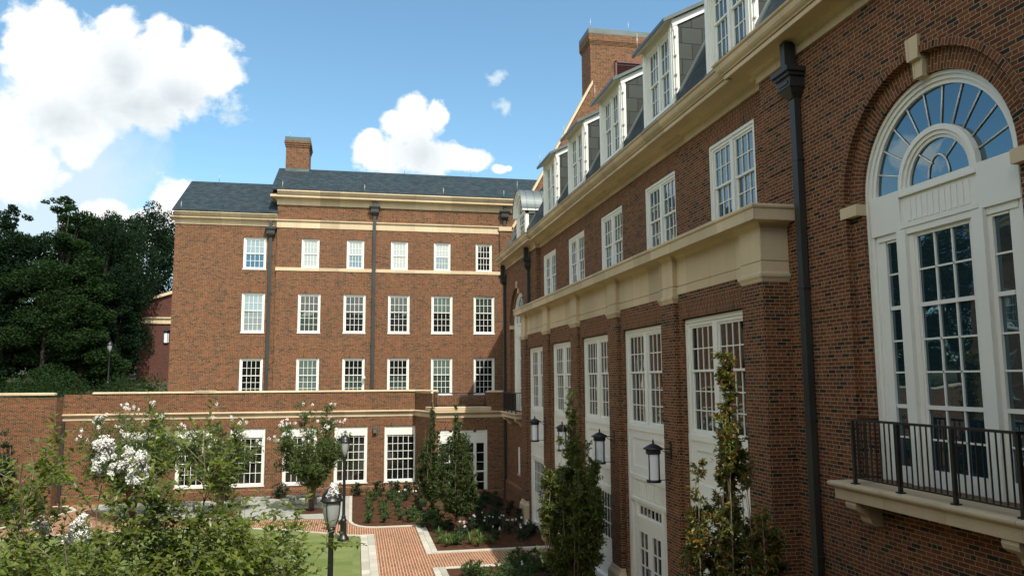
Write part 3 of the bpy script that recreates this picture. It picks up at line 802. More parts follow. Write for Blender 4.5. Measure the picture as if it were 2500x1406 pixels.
# west gable
yb = YR+.2
w.poly([(XW, yb, GZ), (XW, yb+11, GZ), (XW, yb+11, 10.3), (XW, yb+5.4, 13.6), (XW, yb, 10.3)])
w.poly([(XM+.01, YR+.02, 10), (XM+.01, YR+8.5, 10), (XM+.01, YR+8.5, 11.9), (XM+.01, YR+4.2, 14.5), (XM+.01, YR+.02, 11.9)])
for i in range(5):
    w.poly([(XM+.02,YR+.3,11),(24,YR+.3,11),(24,YR+.3,11.2),(XM+.02,YR+.3,11.2)]) if i == 0 else None
w.build('wall', BR, RB)
for c in MC:
    for a_ in ((1.42, 1.42), (1.42, 5.52), (1.13, 9.07)): one(jack, ('S', YR, c, a_[0], a_[1], .42, .12), 'brick_lintel', SOL, RB)
    s = MB()
    for (a0,a1,z0,z1) in ((c-.62,c+.62,11.0,11.12), (c-.62,c+.62,10.42,10.54), (c-.62,c-.52,10.54,11.0), (c+.52,c+.62,10.54,11.0)): soldier(s, 'S', YR, a0, a1, z0, z1, .01)
    s.build('blind_panel', SOL, RB)
for z in (1.42, 5.55, 9.11): one(jack, ('S', YR+.2, LC, 1.42, z, .42, .12), 'brick_lintel', SOL, RB)
# string course, band, cornices (travel -> right hand = outward: face -Y needs travel in +X ... right of +X is -Y)
st.sweep([(XM, YR+.2), (XM, YR), (24, YR)], [(-.05,6.98), (.04,6.98), (.04,7.17), (.02,7.19), (-.05,7.19)])
st.sweep([(XM, YR+.2), (XM, YR), (24, YR)], [(-.05,9.77), (.03,9.77), (.03,10.14), (.06,10.16), (.12,10.22), (.12,10.28), (-.05,10.31)])
st.build('string_course', STONE, RB)
co = MB()
co.sweep([(XM, YR+6), (XM, YR), (24, YR)], [(-.05,11.25), (.05,11.25), (.05,11.50), (.10,11.58), (.16,11.62), (.38,11.66), (.44,11.70), (.44,11.84), (-.05,11.84)])
co.sweep([(XM+.0, YR), (24, YR)], [(-.05,11.85), (.46,11.85), (.52,11.90), (.56,11.98), (.62,12.03), (.62,12.10), (-.05,12.12)])
co.sweep([(XW, yb+6), (XW, yb), (XM, yb)], [(-.05,9.85), (.05,9.85), (.05,10.02), (.10,10.10), (.14,10.15), (.24,10.19), (.30,10.22), (.30,10.33), (-.05,10.33)])
co.sweep([(XW, yb), (XM, yb)], [(-.05,10.335), (.33,10.335), (.40,10.40), (.44,10.48), (.50,10.53), (.50,10.60), (-.05,10.62)])
co.build('eaves_cornice', STONE, RB)
r = MB()
def gable_roof(r, x0, x1, ye, ze, yr, zr, th=.09):
    yb2 = 2*yr - ye
    r.poly([(x0,ye,ze),(x1,ye,ze),(x1,yr,zr),(x0,yr,zr)]); r.poly([(x0,yb2,ze),(x1,yb2,ze),(x1,yr,zr),(x0,yr,zr)])
    r.poly([(x0,ye,ze-th),(x0,ye,ze),(x0,yr,zr),(x0,yr,zr-th)]); r.poly([(x0,yb2,ze-th),(x0,yb2,ze),(x0,yr,zr),(x0,yr,zr-th)])
    r.poly([(x0,ye,ze-th),(x1,ye,ze-th),(x1,ye,ze),(x0,ye,ze)])
    r.poly([(x0,ye,ze-th),(x1,ye,ze-th),(x1,yr,zr-th),(x0,yr,zr-th)])
gable_roof(r, XM-.38, 26, YR-.58, 12.17, 54.75, 14.75)
gable_roof(r, XW-.12, XM-.005, YR-.30, 10.66, 55.7, 13.80)
r.build('roof', SLATE2, RB)
rc = MB()                                                     # raking stone under the verge
for (x, ye, ze, yr, zr) in ((XM-.3, YR-.40, 12.05, 54.75, 14.62), (XW-.08, YR-.1, 10.50, 55.7, 13.68)):
    rc.poly([(x,ye,ze-.25),(x,ye,ze),(x,yr,zr),(x,yr,zr-.28)]); rc.poly([(x,ye,ze-.25),(x+.3,ye,ze-.25),(x+.3,yr,zr-.28),(x,yr,zr-.28)])
rc.build('raking_cornice', STONE, RB)
ch = MB(); c0, c1, d0, d1 = -5.03, -3.47, 54.2, 56.4
ch.box(c0, c1, d0, d1, 13.5, 16.15)
for k in range(3): ch.box(c0-.04*(k+1), c1+.04*(k+1), d0-.04*(k+1), d1+.04*(k+1), 16.15+.14*k, 16.29+.14*k-.001)
cho = ch.build('chimney', BR, RB)
cc = MB(); cc.box(c0-.08, c1+.08, d0-.08, d1+.08, 16.57, 16.86); cc.box(c0-.03, c1+.03, d0-.03, d0, 14.25, 14.62); cc.build('chimney_cap', LEAD, cho)
rd = MB(); rd.tube([(-4.8,54.3,16.8),(-4.8,54.3,17.3)], .015,4); rd.tube([(-3.6,54.3,16.8),(-3.6,54.3,17.2)], .015,4); rd.tube([(-4.1,55,16.8),(-4.1,55,17.1)], .04,6); rd.build('lightning_rod', WIRE, cho)
rr = MB()
for (x, y, z) in ((-4.8,YR-.5,12.1), (.35,YR-.5,12.1), (5.5,YR-.5,12.1), (9.6,YR-.5,12.1), (-10.9,YR-.2,10.6), (-9.6,55.7,13.8), (3.2,54.75,14.7), (8.0,54.75,14.7)): rr.tube([(x,y,z),(x,y,z+.6)], .016, 4)
rr.build('lightning_rod', WIRE, RB)
gs4 = [(GLASSB,GLASSB), (GLASS,GLASSD), (GLASS,GLASSD), (GLASSB,GLASSD), (GLASS,GLASS)]; gs3 = [(GLASS,GLASSD), (GLASS,GLASS), (GLASS,GLASS), (GLASSB,GLASS), (GLASSD,GLASS)]; gs2 = [(GLASSP,GLASSP), (GLASSP,GLASSR), (GLASSP,GLASSP), (GLASSP,GLASSR), (GLASS,GLASS)]
for i, c in enumerate(MC):
    window(RB, 'S', YR, c, -.98, 1.40, 2.40, 4, 2, 3, glass=gs4[i][0], glass2=gs4[i][1], split=.56)
    window(RB, 'S', YR, c, 3.04, 1.40, 2.48, 4, 2, 3, glass=gs3[i][0], glass2=gs3[i][1], split=.56)
    window(RB, 'S', YR, c, 7.19, 1.11, 1.88, 4, 2, 2, glass=gs2[i][0], glass2=gs2[i][1])
window(RB, 'S', YR+.2, LC, -.98, 1.40, 2.40, 4, 2, 3, glass=GLASS, split=.56)
window(RB, 'S', YR+.2, LC, 3.05, 1.40, 2.50, 4, 2, 3, glass=GLASSP, split=.56)
window(RB, 'S', YR+.2, LC, 7.08, 1.40, 2.03, 4, 2, 2, glass=GLASSP, glass2=GLASSR)
downspout(RB, 'S', YR, 1.03, 11.66, -1.8, 11.35, w=.2)
downspout(RB, 'S', YR, 9.72, 11.66, -1.8, 11.35, w=.2)
downspout(RB, 'S', YR+.2, -5.50, 10.2, -1.8, 9.75, w=.2)
sn = MB(); sn.box(.44,.58,YR-.12,YR-.001,.12,.26); sn.lathe([(.0,-.06),(.08,-.04),(.09,.02),(.05,.08),(0,.09)], 10, (.51,YR-.14,.14)); sn.build('camera_dome', WHITE, RB)

# ================================================================== LOW TERRACE WING
YL, YC = 45.5, 42.4
LB = thing('brick_wing', (-3, 47, GZ), 'one-storey brick wing with stone-capped parapet between the rear building and the lawn', 'building')
w = MB(); s = MB(); st = MB()
WX = [2.59 - 2.80*k for k in range(6)]
holes = [(c-.92, c+.92, -5.72, -2.60) for c in WX]
XT = -15.25                                                   # where the wall steps forward
wall(w, 'S', YL, XT, 3.42, GZ-.2, -.66, holes, rev=.14)
D0, D1 = (3.42, YL), (4.25, YC)
w.poly([(D0[0],D0[1],GZ-.2),(D1[0],D1[1],GZ-.2),(D1[0],D1[1],-1.5),(D0[0],D0[1],-1.5)])
m_ = (3.42+.83*.85, YL-3.1*.85)
w.poly([(D0[0],D0[1],-1.5),(m_[0],m_[1],-1.5),(m_[0],m_[1],-.72),(D0[0],D0[1],-.72)])
w.poly([(m_[0],m_[1],-1.5),(m_[0]+.35,m_[1]+.1,-1.5),(m_[0]+.35,m_[1]+.1,-.72),(m_[0],m_[1],-.72)])
wall(w, 'S', YC, 4.25, 8.3, GZ-.2, -1.5, [(4.42, 7.12, -6.08, -2.72)], rev=.14)
w.box(7.10, 8.3, YC+.002, YC+.4, -1.5, -.72)
w.box(4.0, 8.3, 45.6, 45.9, -2, -.9)                          # inner parapet side seen through the railing
wall(w, 'S', YL-1.0, -40, XT, GZ-.2, -.80)
w.poly([(XT,YL-1.0,GZ-.2),(XT,YL,GZ-.2),(XT,YL,-.8),(XT,YL-1.0,-.8)])
w.poly([(XT,YL+.02,-.8),(XT+1.4,YL+.02,-.8),(XT+1.4,YL+.35,-.8),(XT,YL+.35,-.8)])
w.poly([(-40,YL-1,-.8),(XT,YL-1,-.8),(XT,YL-.6,-.8),(-40,YL-.6,-.8)])
# projecting base
w.sweep([(XT,YL),(D0[0],YL),(D1[0],YC),(8.13,YC)], [(.0,GZ-.2),(.08,GZ-.2),(.08,-5.98),(.0,-5.90)])
w.build('wall', BR, LB)
for c in WX: one(jack, ('S', YL, c, 1.9, -2.60, .42, .15), 'brick_lintel', SOL, LB)
one(jack, ('S', YC, 5.77, 2.75, -2.72, .42, .15), 'brick_lintel', SOL, LB)
xs = sorted([XT] + [v for c in WX for v in (c-.92, c+.92)] + [3.42])
for i in range(0, len(xs), 2):
    if xs[i+1] > xs[i]: one(soldier, ('S', YL, xs[i], xs[i+1], -5.90, -5.70, .015), 'soldier_course', SOL, LB)
one(soldier, ('S', YC, 7.14, 8.13, -5.90, -5.70, .015), 'soldier_course', SOL, LB)
cpr = [(-.36,-.66), (.035,-.66), (.05,-.645), (.05,-.60), (.02,-.575), (-.16,-.545), (-.36,-.575)]
st.sweep([(-13.85, YL), (D0[0], YL), m_, (m_[0]+.35, m_[1]+.12)], cpr)
st.sweep([(7.12, YC+.3), (7.12, YC), (8.13, YC)], [(o, z-.05) for o, z in cpr])
st.sweep([(-40, YL-1.0), (-15.4, YL-1.0), (-15.4, YL-.7)], [(o, z-.02 if z < -.6 else z+.01) for o, z in cpr])
st.box(-8.7,-7.6,YL-.05,YL+.3,-.56,-.50)
bd = [(-.05,-2.05), (.03,-2.05), (.03,-1.90), (.05,-1.86), (.12,-1.80), (.17,-1.77), (.17,-1.72), (-.05,-1.68)]
st.sweep([(XT+.0,YL), (D0[0],YL), D1, (8.13,YC)], bd)
st.sweep([(3.95, 43.6), (4.22, YC-.0), (7.2, YC), (7.2, YC+.3)], [(-.4,-1.70), (.10,-1.70), (.12,-1.66), (.12,-1.50), (.08,-1.47), (-.4,-1.46)])
st.build('coping_and_band', STONE, LB)
r = MB(); 
def rail(p, q):
    p = Vector(p); q = Vector(q); d = q - p; n = int(d.length/.11)
    for z in (-.72, -1.40): r.tube([(p.x,p.y,z),(q.x,q.y,z)], .022, 4)
    for k in range(n+1):
        u = p + d*(k/n); r.tube([(u.x,u.y,-1.46),(u.x,u.y,-.72)], .011 if k % 12 else .026, 4)
rail((m_[0]+.1,m_[1]+.1), (4.35, YC+.06)); rail((4.35, YC+.06), (7.12, YC+.06))
r.build('railing', IRON, LB)
for i, c in enumerate(WX):
    o = window(LB, 'S', YL, c, -5.72, 1.84, 3.12, 5, 4, 2, glass=GLASS if i else GLASS, cas=.12, split=.40, mun=.028)
    h = MB(); h.box(c-.80, c+.80, YL+.06, YL+.30, -3.12, -2.72); 
    for k in range(14): h.box(c-.72+k*.105, c-.72+k*.105+.05, YL+.045, YL+.06, -3.06, -2.80)
    h.build('head_panel', WHITE, LB)
f = MB()
for x0, x1 in ((4.42,4.60),(5.02,5.18),(6.36,6.52),(6.94,7.12)): f.box(x0,x1,YC+.03,YC+.16,-6.08,-2.72)
f.box(4.6,6.94,YC+.03,YC+.16,-2.84,-2.72); f.box(4.42,7.12,YC+.0,YC+.16,-6.12,-6.0)
f.box(4.6,5.02,YC+.05,YC+.16,-3.42,-2.84); f.box(5.18,6.36,YC+.05,YC+.16,-3.42,-2.84); f.box(6.52,6.94,YC+.05,YC+.16,-3.42,-2.84)
for x0,x1 in ((4.66,4.96),(5.26,5.74),(5.80,6.28),(6.58,6.88)):
    f.box(x0,x1,YC+.03,YC+.05,-2.96,-2.93); f.box(x0,x1,YC+.03,YC+.05,-3.34,-3.31); f.box(x0,x0+.03,YC+.03,YC+.05,-3.31,-2.96); f.box(x1-.03,x1,YC+.03,YC+.05,-3.31,-2.96)
f.box(4.6,6.94,YC+.06,YC+.12,-4.98,-4.90)
for z in (-3.95,-4.45,-5.5):
    f.box(4.6,6.94,YC+.085,YC+.11,z-.014,z+.014)
for x in (5.58,5.97): f.box(x-.013,x+.013,YC+.085,YC+.11,-6.0,-3.42)
fo = f.build('bay_window', WHITE, LB)
g_ = MB(); g_.box(4.5,7.0,YC+.115,YC+.12,-6.0,-3.4); g_.build('pane', GLASS, fo)
lt = MB(); lt.box(1.02,1.22,YL-.2,YL-.001,-2.98,-2.72); lt.box(1.0,1.24,YL-.22,YL-.001,-2.72,-2.69); lt.build('wall_light', LEADR, LB)
dk = MB(); dk.box(-14,8.0,YC+3.15,YR+.19,-1.9,-1.85); dk.box(4.4,8.0,YC+.2,YC+3.2,-1.6,-1.55); dk.build('roof_deck', CONC, LB)
dp = MB(); dp.box(XT+.02,XT+.14,YL-.14,YL-.002,-6.2,-2.1); dp.build('downspout', PIPE, LB)

# ================================================================== BUILDING BEHIND THE CAMERA (seen only as reflection) and one far behind the trees
def simple_block(name, x0, x1, y0, y1, zb, z1, face, rows, pitch, label, label_ridge=3.2, gl=GLASS):
    t = thing(name, ((x0+x1)/2, (y0+y1)/2, zb), label, 'building')
    m = MB(); hs = []
    pl = y0 if face == 'S' else y1
    n = int((x1-x0-2)//pitch); off = (x1-x0-n*pitch)/2
    for r_ in rows:
        for i in range(n): c = x0+off+pitch*(i+.5); hs.append((c-.7, c+.7, r_, r_+2.4))
    wall(m, face, pl, x0, x1, zb-.3, z1, hs, rev=.16)
    for x in (x0, x1):
        m.poly([(x,y0,zb-.3),(x,y1,zb-.3),(x,y1,z1),(x,(y0+y1)/2,z1+label_ridge),(x,y0,z1)])
    oy = y1 if face == 'S' else y0
    m.poly([(x0,oy,zb-.3),(x1,oy,zb-.3),(x1,oy,z1),(x0,oy,z1)])
    m.build('wall', BR, t)
    rr = MB(); ym = (y0+y1)/2
    for sg, ye in ((-1, y0-.5), (1, y1+.5)): rr.poly([(x0-.4,ye,z1+.2),(x1+.4,ye,z1+.2),(x1+.4,ym,z1+label_ridge+.25),(x0-.4,ym,z1+label_ridge+.25)])
    rr.build('roof', SLATE2, t)
    cm = MB()
    pth = [(x0,pl),(x1,pl)] if face == 'S' else [(x1,pl),(x0,pl)]
    cm.sweep(pth, [(-.05,z1-.5),(.06,z1-.5),(.06,z1-.15),(.2,z1-.1),(.45,z1),(.5,z1+.2),(-.05,z1+.2)]); cm.build('eaves_cornice', STONE, t)
    for h in hs: window(t, face, pl, (h[0]+h[1])/2, h[2], 1.4, 2.4, 4, 2, 3, glass=gl, split=.56)
    return t
simple_block('brick_building', -26, 8.1, -13.5, -2.2, GZ, 6.4, 'N', (-5.2, -1.0, 3.2), 3.6, 'brick wing closing the courtyard behind the camera, seen only as a window reflection', 2.6)
WW = thing('brick_building', (-27, 21, GZ), 'brick wing on the left side of the courtyard, out of frame, mirrored in windows', 'building')
m = MB(); hs = [(y-.7, y+.7, z, z+2.4) for y in (4.5,8.6,12.7,16.8,20.9,25,29.1,33.2,37.3,41) for z in (-5.2,-.98,3.0)]
wall(m, 'E', -22.5, 0, 43.4, GZ-.3, 9.6, hs, rev=.16); m.poly([(-22.5,43.4,GZ),(-32,43.4,GZ),(-32,43.4,9.6),(-27.2,43.4,12.8),(-22.5,43.4,9.6)]); m.build('wall', BR, WW)
m = MB(); m.poly([(-22,-.3,9.7),(-22,43.8,9.7),(-27.2,43.8,13),(-27.2,-.3,13)]); m.poly([(-32.5,-.3,9.7),(-32.5,43.8,9.7),(-27.2,43.8,13),(-27.2,-.3,13)]); m.build('roof', SLATE2, WW)
m = MB(); m.sweep([(-22.5,43.4),(-22.5,0)][::-1], [(-.05,9.1),(.06,9.1),(.06,9.4),(.4,9.5),(.5,9.7),(-.05,9.7)]); m.build('eaves_cornice', STONE, WW)
for h in hs: window(WW, 'E', -22.5, (h[0]+h[1])/2, h[2], 1.4, 2.4, 4, 2, 3, glass=GLASSB, split=.56)
FB = thing('brick_building', (-17, 99, 0), 'distant red brick building with a pale pediment, half hidden behind the dark trees', 'building')
m = MB(); y = 95.; m.poly([(-24.5,y,-1),(-10,y,-1),(-10,y,9.0),(-17,y,11.5),(-24.5,y,8.9)]); m.poly([(-24.5,y,-1),(-24.5,y+10,-1),(-24.5,y+10,8.9),(-24.5,y,8.9)])
m.build('wall', brickmat('far_red_brick', dark=.02, cols=[(.10,.032,.024),(.085,.027,.021)], mortar=(.14,.09,.07)), FB)
m = MB(); m.sweep([(-24.6,y),(-10,y)], [(-.1,6.6),(.15,6.6),(.15,7.1),(.3,7.2),(.3,7.35),(-.1,7.35)])
m.poly([(-25,y-.3,8.7),(-17,y-.3,11.45),(-17,y-.3,11.8),(-25,y-.3,9.05)]); m.poly([(-25,y-.3,9.05),(-17,y-.3,11.8),(-17,y+10,11.8),(-25,y+10,9.05)])
m.box(-21.7,-21.2,y-.2,y,4.4,5.6); m.build('stone_trim', STONE, FB)

# ================================================================== GROUND
def sheet(name, pts, z, mat, kind='structure', label=None, cat=None):
    m = MB(); m.poly([(x, y, z) for x, y in pts]); o = link(name, m.mesh(name, mat)); tag(o, kind=kind, label=label, cat=cat); return o
g0 = MB()
n = 40; X = np.linspace(-420, 420, n+1); Y = np.concatenate([np.linspace(-300, 50, 15), np.linspace(50.6, 130, 20), np.linspace(150, 620, 12)])
def gz(x, y):
    if y < 50.3: return -6.43
    b = -1.5 + (y-50.5)*.034 if y < 130 else 1.2 + (y-130)*.03
    return b
gv = [(x, y, gz(x, y)) for y in Y for x in X]
for j in range(len(Y)-1):
    for i in range(n):
        a = j*(n+1)+i; g0.f.append([a, a+1, a+n+2, a+n+1])
g0.v = gv; tag(g0.build('ground', GROUND), kind='structure')
sheet('brick_path', [(-40,30),(2.8,30),(2.8,-12),(.8,-12),(.8,26),(2.8,26.2),(8.0,26.2),(8.0,29.9),(2.8,30.2),(2.8,36),(-2,46.2),(-40,46.2)], -6.412, PAVE) if False else None
m = MB()
for P in ([(.82,-12),(2.72,-12),(2.72,35.3),(.82,35.3)], [(2.72,27.4),(8.3,27.4),(8.3,29.75),(2.72,29.75)], [(-34,33),(.82,33),(.82,35.3),(-.1,38.2),(-12,46),(-34,46)]): m.poly([(x,y,-6.412) for x,y in P])
tag(m.build('brick_path', PAVE), kind='structure')
lawn = [(.28,-12),(.28,33.55),(-.2,33.75),(-1.3,34.5),(-2.8,35.5),(-4.6,36.35),(-6.4,36.75),(-8.2,36.9),(-9.8,36.85),(-11.5,36.7),(-12.9,36.4),(-14.2,35.9),(-16,35),(-20,32.5),(-30,24),(-34,-12)]
sheet('lawn', lawn, -6.40, LAWN)
plaza = [(-.22,37.35),(-.22,45.2),(-13.2,45.2),(-12.8,43),(-10.9,40.8),(-7,39.2),(-3,38.3),(-1.2,38.05)]
sheet('concrete_plaza', plaza, -6.40, CONC)
bed1 = [(-.1,45.4),(-.1,37.0),(.05,36.4),(.4,35.85),(.95,35.5),(2.75,35.45),(3.1,35.3),(3.1,29.9),(8.3,29.8),(8.3,42.5),(3.4,45.6)]
bed2 = [(3.1,-12),(8.3,-12),(8.3,27.4),(3.1,27.4)]
bed3 = [(-15.6,39.0),(-14.6,39.6),(-13.8,43.4),(-14.6,45.0),(-34,45),(-34,37.6)]
def bed(pts, name='mulch_bed'):
    """gently mounded, broken-up mulch surface"""
    me = MB(); me.poly([(x,y,-6.395) for x,y in pts])
    o = me.build(name, MULCH); return tag(o, kind='structure')
for b_ in (bed1, bed2, bed3): bed(b_)
def strip(path, w0, z0=-6.43, z1=-6.365, name='stone_kerb', mat=CURB):
    m = MB(); m.sweep(path, [(-w0/2,z0),(w0/2,z0),(w0/2,z1-.01),(w0/2-.01,z1),(-w0/2+.01,z1),(-w0/2,z1-.01)])
    return tag(m.build(name, mat), kind='structure')
PV = brickmat('stone_paver_edge', W=.62, H=.29, J=.012, header=0, swap='yx', dark=0, cols=[(.50,.47,.38),(.46,.43,.36),(.53,.50,.41),(.48,.46,.39)], mortar=(.22,.20,.16), wear=.1, bumpd=.003, rough=.8)
for x0, x1, y0, y1 in ((.30,.86,-12,33.62), (2.68,3.12,-12,27.42), (2.68,3.12,29.72,35.32)):
    m = MB(); m.box(x0, x1, y0, y1, -6.43, -6.375); tag(m.build('stone_edging', PV), kind='structure')
strip([(3.12,29.83),(7.6,29.83)], .22); strip([(3.12,27.32),(7.6,27.32)], .22)
strip([(2.68,35.38),(1.0,35.36),(.55,35.5),(.2,35.85),(-.02,36.35),(-.14,37.0),(-.16,45.2)], .16)
strip([(.86,33.66),(.28,33.66),(-.2,33.84),(-1.3,34.58),(-2.8,35.58),(-4.6,36.43),(-6.4,36.83),(-8.2,36.98),(-9.8,36.93),(-11.5,36.78),(-12.9,36.48),(-14.2,35.98),(-16,35.08),(-20,32.58),(-30,24)], .12)
strip([(-34,37.4),(-20,38.2),(-16.2,38.8),(-15.0,39.2),(-14.5,39.9),(-13.9,42.6),(-13.7,43.4),(-14.6,44.9),(-34,45.0)][::-1], .2)
# low granite seats and tree pits of the plaza
for i, (x, y, w_, l) in enumerate(((-5.2,42.6,1.9,.5), (-2.6,42.7,1.7,.5), (-8.6,41.6,2.0,.5))):
    t = thing('stone_bench', (x, y, GZ), ['low granite bench slab on the plaza, middle one under the crape myrtles', 'low granite bench slab on the plaza, the one nearest the tall lamp post', 'low granite bench slab on the plaza, leftmost one beneath the white blossom'][i], 'bench', 'granite benches on the plaza')
    m = MB(); m.box(-w_/2, w_/2, -l/2, l/2, .36, .46); link('seat', m.mesh('seat', CONC), t)
    m = MB(); m.box(-w_/2+.15, -w_/2+.45, -l/2+.05, l/2-.05, 0, .36); m.box(w_/2-.45, w_/2-.15, -l/2+.05, l/2-.05, 0, .36); link('support', m.mesh('support', CONC), t)
for (x,y) in ((-10.2,40.0),(-6.35,40.4),(-2.05,40.4)):
    m = MB(); m.box(x-.8,x+.8,y-.8,y+.8,-6.42,-6.385); tag(m.build('tree_pit', MULCH), kind='structure')

# ================================================================== LAMPS
def lamp_post():
    t = thing('lamp_post', (0,0,0), '', 'street lamp')
    m = MB()
    m.lathe([(.0,0),(.235,0),(.24,.05),(.22,.10),(.17,.16),(.13,.24),(.12,.30),(.115,.72),(.135,.76),(.135,.80),(.10,.84),(.085,.90),(.09,.94),(.07,.97),(.062,1.0),(.055,3.15),(.065,3.18),(.05,3.22),(.075,3.30),(.09,3.36),(.0,3.37)], 20)
    for k in range(10):
        a = 2*math.pi*k/10; m.box(.118*math.cos(a)-.008,.118*math.cos(a)+.008,.118*math.sin(a)-.008,.118*math.sin(a)+.008,.32,.70)
    m.box(-.21,-.10,-.05,.05,.62,.76)
    link('post', m.mesh('post', IRON), t)
    g_ = MB(); g_.lathe([(.075,3.38),(.12,3.46),(.165,3.62),(.185,3.80),(.19,3.90)], 18); link('lamp_glass', g_.mesh('lamp_glass', LAMPG), t)
    c_ = MB(); c_.lathe([(.20,3.88),(.235,3.90),(.24,3.925),(.215,3.94),(.205,3.98),(.18,4.06),(.12,4.14),(.05,4.18),(.03,4.20),(.035,4.235),(.0,4.26)], 20)
    link('lamp_cap', c_.mesh('lamp_cap', IRON), t)
    k_ = MB()
    for k in range(4):
        a = 2*math.pi*(k+.5)/4
        k_.tube([(r_*math.cos(a), r_*math.sin(a), z) for r_, z in ((.085,3.36),(.135,3.46),(.182,3.62),(.20,3.80),(.205,3.90))], .011, 5)
    k_.lathe([(.192,3.60),(.182,3.60)], 4) if False else None
    link('lamp_cage', k_.mesh('lamp_cage', IRON), t)
    return t
lp = lamp_post()
for i, (x, y, z, lb) in enumerate(((-.39,32.9,GZ,'tall black lamp post standing at the corner of the lawn by the brick path'), (-.45,17.0,GZ,'near black lamp post with its lantern wrapped in crape myrtle twigs'), (-20.2,70.0,-.85,'small black lamp post in front of the dark trees beyond the parapet'))):
    o = lp if i == 0 else copy_tree(lp)
    o.location = (x, y, z); o['label'] = lb; o['group'] = 'black lamp posts'; o.rotation_euler.z = .3*i
def wall_lantern():
    """origin on the wall, -y outward"""
    t = thing('wall_lantern', (0,0,0), '', 'lantern'); cy = -.46
    b = MB(); b.box(-.05,.05,-.02,0,-.22,.12); b.lathe([(0,0),(.03,0),(.05,.03),(0,.06)], 10, (0,-.02,.12))
    b.tube([(0,0,.0),(0,cy+.22,.0)], .016, 6); b.tube([(0,-.02,-.14),(0,-.12,-.10),(0,-.24,-.03),(0,-.28,-.0)], .010, 5)
    b.tube([(0,0,-.74),(0,cy+.17,-.74)], .010, 6)
    link('bracket', b.mesh('bracket', IRON), t)
    g_ = MB(); g_.lathe([(.155,-.76),(.155,-.10)], 20, (0,cy,0)); link('lamp_glass', g_.mesh('lamp_glass', LAMPW), t)
    f = MB(); f.lathe([(.0,-.79),(.17,-.79),(.18,-.77),(.18,-.73),(.165,-.72)], 20, (0,cy,0))
    f.lathe([(.16,-.12),(.18,-.11),(.18,-.02),(.16,.0)], 20, (0,cy,0))
    for k in range(4):
        a = 2*math.pi*(k+.32)/4; f.tube([(.168*math.cos(a),cy+.168*math.sin(a),-.76),(.168*math.cos(a),cy+.168*math.sin(a),-.08)], .014, 5)
    link('frame', f.mesh('frame', IRON), t)
    c_ = MB(); c_.lathe([(.17,-.02),(.245,.0),(.25,.02),(.20,.045),(.14,.085),(.07,.12),(.03,.13),(.02,.16),(.03,.18),(.012,.22),(.0,.26)], 20, (0,cy,0)); link('lamp_cap', c_.mesh('lamp_cap', IRON), t)
    return t
wl = wall_lantern()
LBL = ['black wall lantern on the brick pier between the double doors, nearest of the row', 'second nearest black wall lantern, just left of the one by the double doors', 'black wall lantern partly hidden behind the top of the far columnar tree', 'black wall lantern farthest along the piers, beside the far balcony']
for i in range(4):
    o = wl if i == 0 else copy_tree(wl)
    o.location = (XL, PC[i+1], -1.70); o.rotation_euler.z = -math.pi/2; o['label'] = LBL[i]; o['group'] = 'wall lanterns on the piers'
o = copy_tree(wl); o.location = (XW, YR+1.3, 3.15); o.rotation_euler.z = -math.pi/2; o['label'] = 'small lantern on the left end wall of the rear building against dark trees'; o['group'] = 'wall lanterns on the piers'

# ================================================================== VEGETATION
rng = np.random.default_rng(11)
def nrm(a): return a / np.maximum(np.linalg.norm(a, axis=1, keepdims=True), 1e-9)
def leaves(name, P, D, L, mat, W=.45, cup=.12, droop=.0, up=.5):
    """P base points, D directions, L lengths -> one mesh of folded leaves (4 tris each)"""
    n = len(P); D = nrm(D); ref = rng.normal(size=(n,3))*(1-up) + np.array([0,0,1.])*up
    B = nrm(np.cross(D, ref)); N = np.cross(B, D); L = np.asarray(L).reshape(-1,1)
    v = np.empty((n,5,3))
    v[:,0] = P; v[:,1] = P + D*L*.45 + B*L*W*.5 + N*L*cup; v[:,2] = P + D*L*.5
    v[:,3] = P + D*L*.45 - B*L*W*.5 + N*L*cup; v[:,4] = P + D*L - N*L*.08 - np.array([0,0,1.])*L*droop
    base = (np.arange(n)*5)[:,None]
    f = np.concatenate([base+np.array([[0,2,1]]), base+np.array([[0,3,2]]), base+np.array([[1,2,4]]), base+np.array([[2,3,4]])], axis=1).reshape(-1,3)
    me = bpy.data.meshes.new(name); nv = n*5; nf = len(f)
    me.vertices.add(nv); me.vertices.foreach_set('co', v.reshape(-1).astype(np.float32))
    me.loops.add(nf*3); me.loops.foreach_set('vertex_index', f.reshape(-1).astype(np.int32))
    me.polygons.add(nf); me.polygons.foreach_set('loop_start', np.arange(0, nf*3, 3, dtype=np.int32))
    me.update(calc_edges=True); me.materials.append(mat); return me
def quads(name, P, D, L, mat, W=.6):
    """cheap single-quad leaf clumps"""
    n = len(P); D = nrm(D); B = nrm(np.cross(D, rng.normal(size=(n,3)))); L = np.asarray(L).reshape(-1,1)
    v = np.empty((n,4,3)); v[:,0] = P - D*L*.5; v[:,1] = P + B*L*W*.5; v[:,2] = P + D*L*.5; v[:,3] = P - B*L*W*.5
    me = bpy.data.meshes.new(name); me.vertices.add(n*4); me.vertices.foreach_set('co', v.reshape(-1).astype(np.float32))
    me.loops.add(n*4); me.loops.foreach_set('vertex_index', np.arange(n*4, dtype=np.int32))
    me.polygons.add(n); me.polygons.foreach_set('loop_start', np.arange(0, n*4, 4, dtype=np.int32))
    me.update(calc_edges=True); me.materials.append(mat); return me
def in_ball(n):
    p = nrm(rng.normal(size=(n,3))) * (rng.random((n,1))**(1/2.4)); return p
